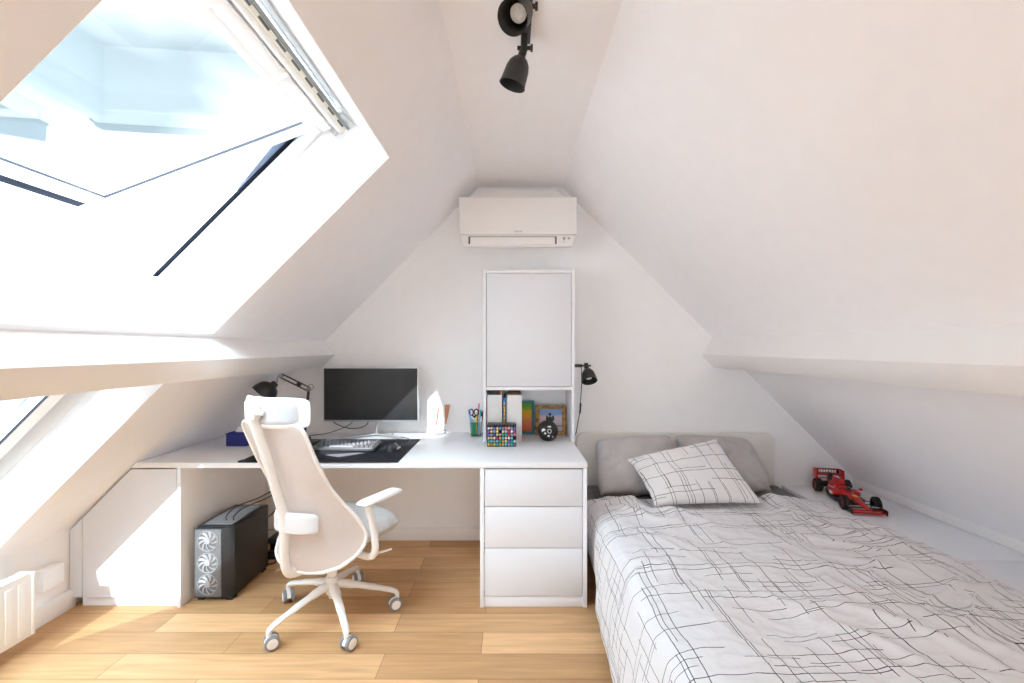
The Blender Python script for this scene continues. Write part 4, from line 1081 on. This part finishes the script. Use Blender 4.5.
# ------------------------------------------------------------------ red toy racing car on the platform
cr = thing('toy_racing_car', 'red open-wheel toy racing car on the white platform beside the bed', 'toy car', (2.070, 2.81, PZ), R(180)+math.atan2(-.105, .47)); cr.scale = (.92, .92, .92)
# local: +y points to the nose, x right
b = B()
prism(b, [(-.045, -.20), (.045, -.20), (.092, -.06), (.088, .05), (.028, .12), (-.028, .12), (-.088, .05), (-.092, -.06)], 'z', .014, .034, .003); obj('floor_pan', b, M['blkp'], cr)
b = B()
# monocoque and nose: tapering sections
secs = [(-.22, .020, .040, .075), (-.15, .026, .034, .095), (-.06, .034, .030, .100), (.02, .032, .030, .080), (.10, .026, .034, .072), (.19, .019, .036, .062), (.255, .014, .034, .048), (.275, .006, .036, .042)]
p = bmesh.new(); rg = []
for (y, w, z0, z1) in secs:
    rg.append([p.verts.new((math.copysign(abs(math.cos(a))**.7, math.cos(a))*w, y, (z0+z1)/2+math.copysign(abs(math.sin(a))**.7, math.sin(a))*(z1-z0)/2)) for a in [2*math.pi*k/14 for k in range(14)]])
for A, Q in zip(rg, rg[1:]):
    for k in range(14): p.faces.new((A[k], A[(k+1) % 14], Q[(k+1) % 14], Q[k]))
p.faces.new(rg[0]); p.faces.new(rg[-1]); join(b, p); by = obj('body', b, M['red'], cr)
b = B()
for s in (-1, 1):
    prism(b, [(s*.03, -.17), (s*.045, -.17), (s*.082, -.06), (s*.080, .015), (s*.03, .02)], 'z', .040, .070, .008, 3)
obj('sidepod', b, M['red'], cr)
b = B()
prism(b, [(-.215, .075), (-.05, .085), (-.055, .125), (-.085, .130), (-.16, .10)], 'x', -.017, .017, .005, 2); prism(b, [(-.21, .085), (-.12, .085), (-.12, .125), (-.20, .118)], 'x', -.0025, .0025, .001); obj('engine_cover', b, M['red'], cr)
b = B(); lathe(b, [(.026, 0), (.022, .003), (.018, .0), (0, -.004)], 20, Matrix.Translation((0, .0, .088)) @ Matrix.Diagonal((.9, 1.5, 1, 1))); obj('cockpit', b, M['blkp'], cr)
b = B(); tube(b, smooth_path([(-.024, -.045, .10), (-.026, 0, .112), (0, .045, .114), (.026, 0, .112), (.024, -.045, .10)]), .0032, 8); tube(b, [(0, .045, .114), (0, .062, .080)], .003, 8); obj('halo', b, M['blkp'], cr)
b = B(); box(b, -.014, .014, .10, .14, .0725, .0745, .001); obj('nose_badge', b, M['yel'], by)
b = B()
for s in (-1, 1): box(b, s*.056-.004, s*.056+.004, -.13, -.05, .0725, .074, 0); box(b, s*.030-.008, s*.030+.008, -.10, -.07, .0735, .076, 0)
for s in (-1, 1): box(b, s*.0815-.001, s*.0815+.001, -.045, -.005, .04, .062, 0)
obj('white_marks', b, M['wht'], by)
# wings
b = B(); box(b, -.092, .092, .262, .285, .016, .020, .001); box(b, -.088, .088, .240, .262, .024, .028, .001)
obj('front_wing', b, M['red'], cr)
b = B()
for s in (-1, 1): box(b, s*.094-.002, s*.094+.002, .225, .290, .010, .042, .001)
box(b, -.092, .092, .222, .242, .034, .038, .001); obj('wing_end_plate', b, M['blkp'], cr)
b = B(); box(b, -.086, .086, .212, .222, .037, .040, .001); obj('wing_flap', b, M['wht'], cr)
b = B()
box(b, -.085, .085, -.285, -.235, .110, .114, .001); 
box(b, -.085, .085, -.270, -.262, .080, .084, .001)
obj('rear_wing', b, M['red'], cr)
b = B(); box(b, -.078, .078, -.288, -.284, .112, .146, .001); rw = obj('rear_wing_flap', b, M['blkp'], cr)
b = B(); box(b, -.085, .085, -.289, -.283, .144, .149, .001); box(b, -.085, .085, -.289, -.283, .106, .112, .001)
for s in (-1, 1): box(b, s*.085-.004, s*.085+.004, -.295, -.225, .085, .149, .001)
obj('rear_wing_plate', b, M['red'], cr)
b = B()
random.seed(5); x = -.06
while x < .055:
    w = random.uniform(.008, .015); box(b, x, x+w, -.2845, -.2825, .119, .139, 0); x += w+.004
obj('wing_marks', b, M['wht'], rw)
b = B(); box(b, -.004, .004, -.27, -.20, .05, .13, .001); box(b, -.05, .05, -.24, -.225, .03, .07, .002); obj('gearbox', b, M['blkp'], cr)
for s in (-1, 1):
    for (y, w, wx) in ((.175, .036, .088), (-.205, .046, .090)):
        r = .046
        b = B(); lathe(b, [(.024, -w/2), (.037, -w/2), (r, -w/2+.006), (r, w/2-.006), (.037, w/2), (.024, w/2), (.024, -w/2)], 28, aim((s*wx, y, r), (1, 0, 0))); wh = obj('wheel', b, M['rubber'], cr)
        b = B(); lathe(b, [(0, -w/2+.004), (.024, -w/2+.004), (.024, w/2-.004), (0, w/2-.004)], 20, aim((s*wx, y, r), (1, 0, 0))); obj('hub', b, M['blkp'], wh)
        b = B(); tube(b, [(s*(wx+(w/2+.0003)), y+.031*math.cos(a), r+.031*math.sin(a)) for a in [2*math.pi*k/24 for k in range(24)]], .0012, 6, closed=True); obj('sidewall_stripe', b, M['red'], wh)
        b = B(); tube(b, [(s*.02, y+.02, .045), (s*(wx-w/2+.004), y, r)], .0028, 8); tube(b, [(s*.02, y-.02, .06), (s*(wx-w/2+.004), y, r+.008)], .0028, 8); obj('suspension_arm', b, M['blkp'], wh)
for s in (-1, 1):
    b = B(); tube(b, [(s*.02, .055, .085), (s*.055, .05, .098)], .002, 6); box(b, s*.06-.009, s*.06+.009, .044, .056, .092, .106, .002); obj('mirror', b, M['red'], cr)

# ------------------------------------------------------------------ light, sky, camera
sun = bpy.data.lights.new('sun', 'SUN'); sun.energy = 5.2; sun.angle = R(.55); sun.color = (.965, .985, 1)
so = bpy.data.objects.new('sun', sun); C.objects.link(so)
so.rotation_euler = Vector((.195, 1, -.735)).to_track_quat('-Z', 'Y').to_euler(); so.location = (-2, -5, 6)

w = bpy.data.worlds.new('sky'); bpy.context.scene.world = w; w.use_nodes = True
nt = w.node_tree; bg = nt.nodes['Background']
k = NM(nt)
tc = nt.nodes.new('ShaderNodeTexCoord')
mp = nt.nodes.new('ShaderNodeMapping'); mp.inputs['Scale'].default_value = (1, 1, 2.2); mp.inputs['Location'].default_value = (.35, .2, .1)
nt.links.new(tc.outputs['Generated'], mp.inputs['Vector'])
n = nt.nodes.new('ShaderNodeTexNoise'); n.inputs['Scale'].default_value = 2.1; n.inputs['Detail'].default_value = 3; n.inputs['Roughness'].default_value = .45
nt.links.new(mp.outputs['Vector'], n.inputs['Vector'])
cr_ = nt.nodes.new('ShaderNodeValToRGB'); cr_.color_ramp.elements[0].position = .47; cr_.color_ramp.elements[1].position = .58
nt.links.new(n.outputs['Fac'], cr_.inputs['Fac'])
sp_ = nt.nodes.new('ShaderNodeSeparateXYZ'); nt.links.new(tc.outputs['Generated'], sp_.inputs[0])
hz = nt.nodes.new('ShaderNodeMapRange'); hz.inputs['From Min'].default_value = .30; hz.inputs['From Max'].default_value = .20
nt.links.new(sp_.outputs[2], hz.inputs['Value'])
fac = k.m('MAXIMUM', cr_.outputs['Color'], hz.outputs['Result'])
mx = nt.nodes.new('ShaderNodeMix'); mx.data_type = 'RGBA'
nt.links.new(fac, mx.inputs['Factor']); mx.inputs['A'].default_value = (.54, .645, .70, 1); mx.inputs['B'].default_value = (1.22, 1.3, 1.38, 1)
vd = nt.nodes.new('ShaderNodeVectorMath'); vd.operation = 'DOT_PRODUCT'; vd.inputs[1].default_value = Vector((-.195, -1, .735)).normalized()
nt.links.new(tc.outputs['Generated'], vd.inputs[0])
gl = nt.nodes.new('ShaderNodeMapRange'); gl.inputs['From Min'].default_value = -.2; gl.inputs['From Max'].default_value = 1.; gl.inputs['To Min'].default_value = 1.; gl.inputs['To Max'].default_value = 3.2
nt.links.new(vd.outputs['Value'], gl.inputs['Value'])
zn = nt.nodes.new('ShaderNodeMapRange'); zn.interpolation_type = 'SMOOTHSTEP'; zn.inputs['From Min'].default_value = .48; zn.inputs['From Max'].default_value = .75; zn.inputs['To Min'].default_value = 1.; zn.inputs['To Max'].default_value = 7.
nt.links.new(sp_.outputs[2], zn.inputs['Value'])
bright = k.m('MULTIPLY', gl.outputs['Result'], zn.outputs['Result'])
sc_m = nt.nodes.new('ShaderNodeVectorMath'); sc_m.operation = 'SCALE'
wm = nt.nodes.new('ShaderNodeMapRange'); wm.inputs['From Min'].default_value = .48; wm.inputs['From Max'].default_value = .62
nt.links.new(sp_.outputs[2], wm.inputs['Value'])
m2 = nt.nodes.new('ShaderNodeMix'); m2.data_type = 'RGBA'; m2.inputs['B'].default_value = (.63, .755, .86, 1)
nt.links.new(wm.outputs['Result'], m2.inputs['Factor']); nt.links.new(mx.outputs['Result'], m2.inputs['A'])
nt.links.new(m2.outputs['Result'], sc_m.inputs[0]); nt.links.new(bright, sc_m.inputs['Scale'])
nt.links.new(sc_m.outputs['Vector'], bg.inputs['Color']); bg.inputs['Strength'].default_value = 1.0

cam = bpy.data.cameras.new('camera'); cam.lens = 16; cam.sensor_width = 36; cam.sensor_fit = 'HORIZONTAL'
cam.shift_x = 1/1024; cam.shift_y = 6/1024; cam.clip_start = .02
co = bpy.data.objects.new('camera', cam); C.objects.link(co); co.location = (0, 0, 1.326); co.rotation_euler = (R(90), 0, 0)
sc = bpy.context.scene; sc.camera = co
sc.view_settings.view_transform = 'Standard'; sc.view_settings.look = 'None'; sc.view_settings.gamma = 1; sc.view_settings.use_curve_mapping = False
sc.view_settings.exposure = 1.38
cy = sc.cycles
cy.use_denoising = True; cy.max_bounces = 14; cy.diffuse_bounces = 14; cy.glossy_bounces = 4; cy.transparent_max_bounces = 16; cy.transmission_bounces = 6
cy.sample_clamp_indirect = 8; cy.caustics_reflective = False; cy.caustics_refractive = False
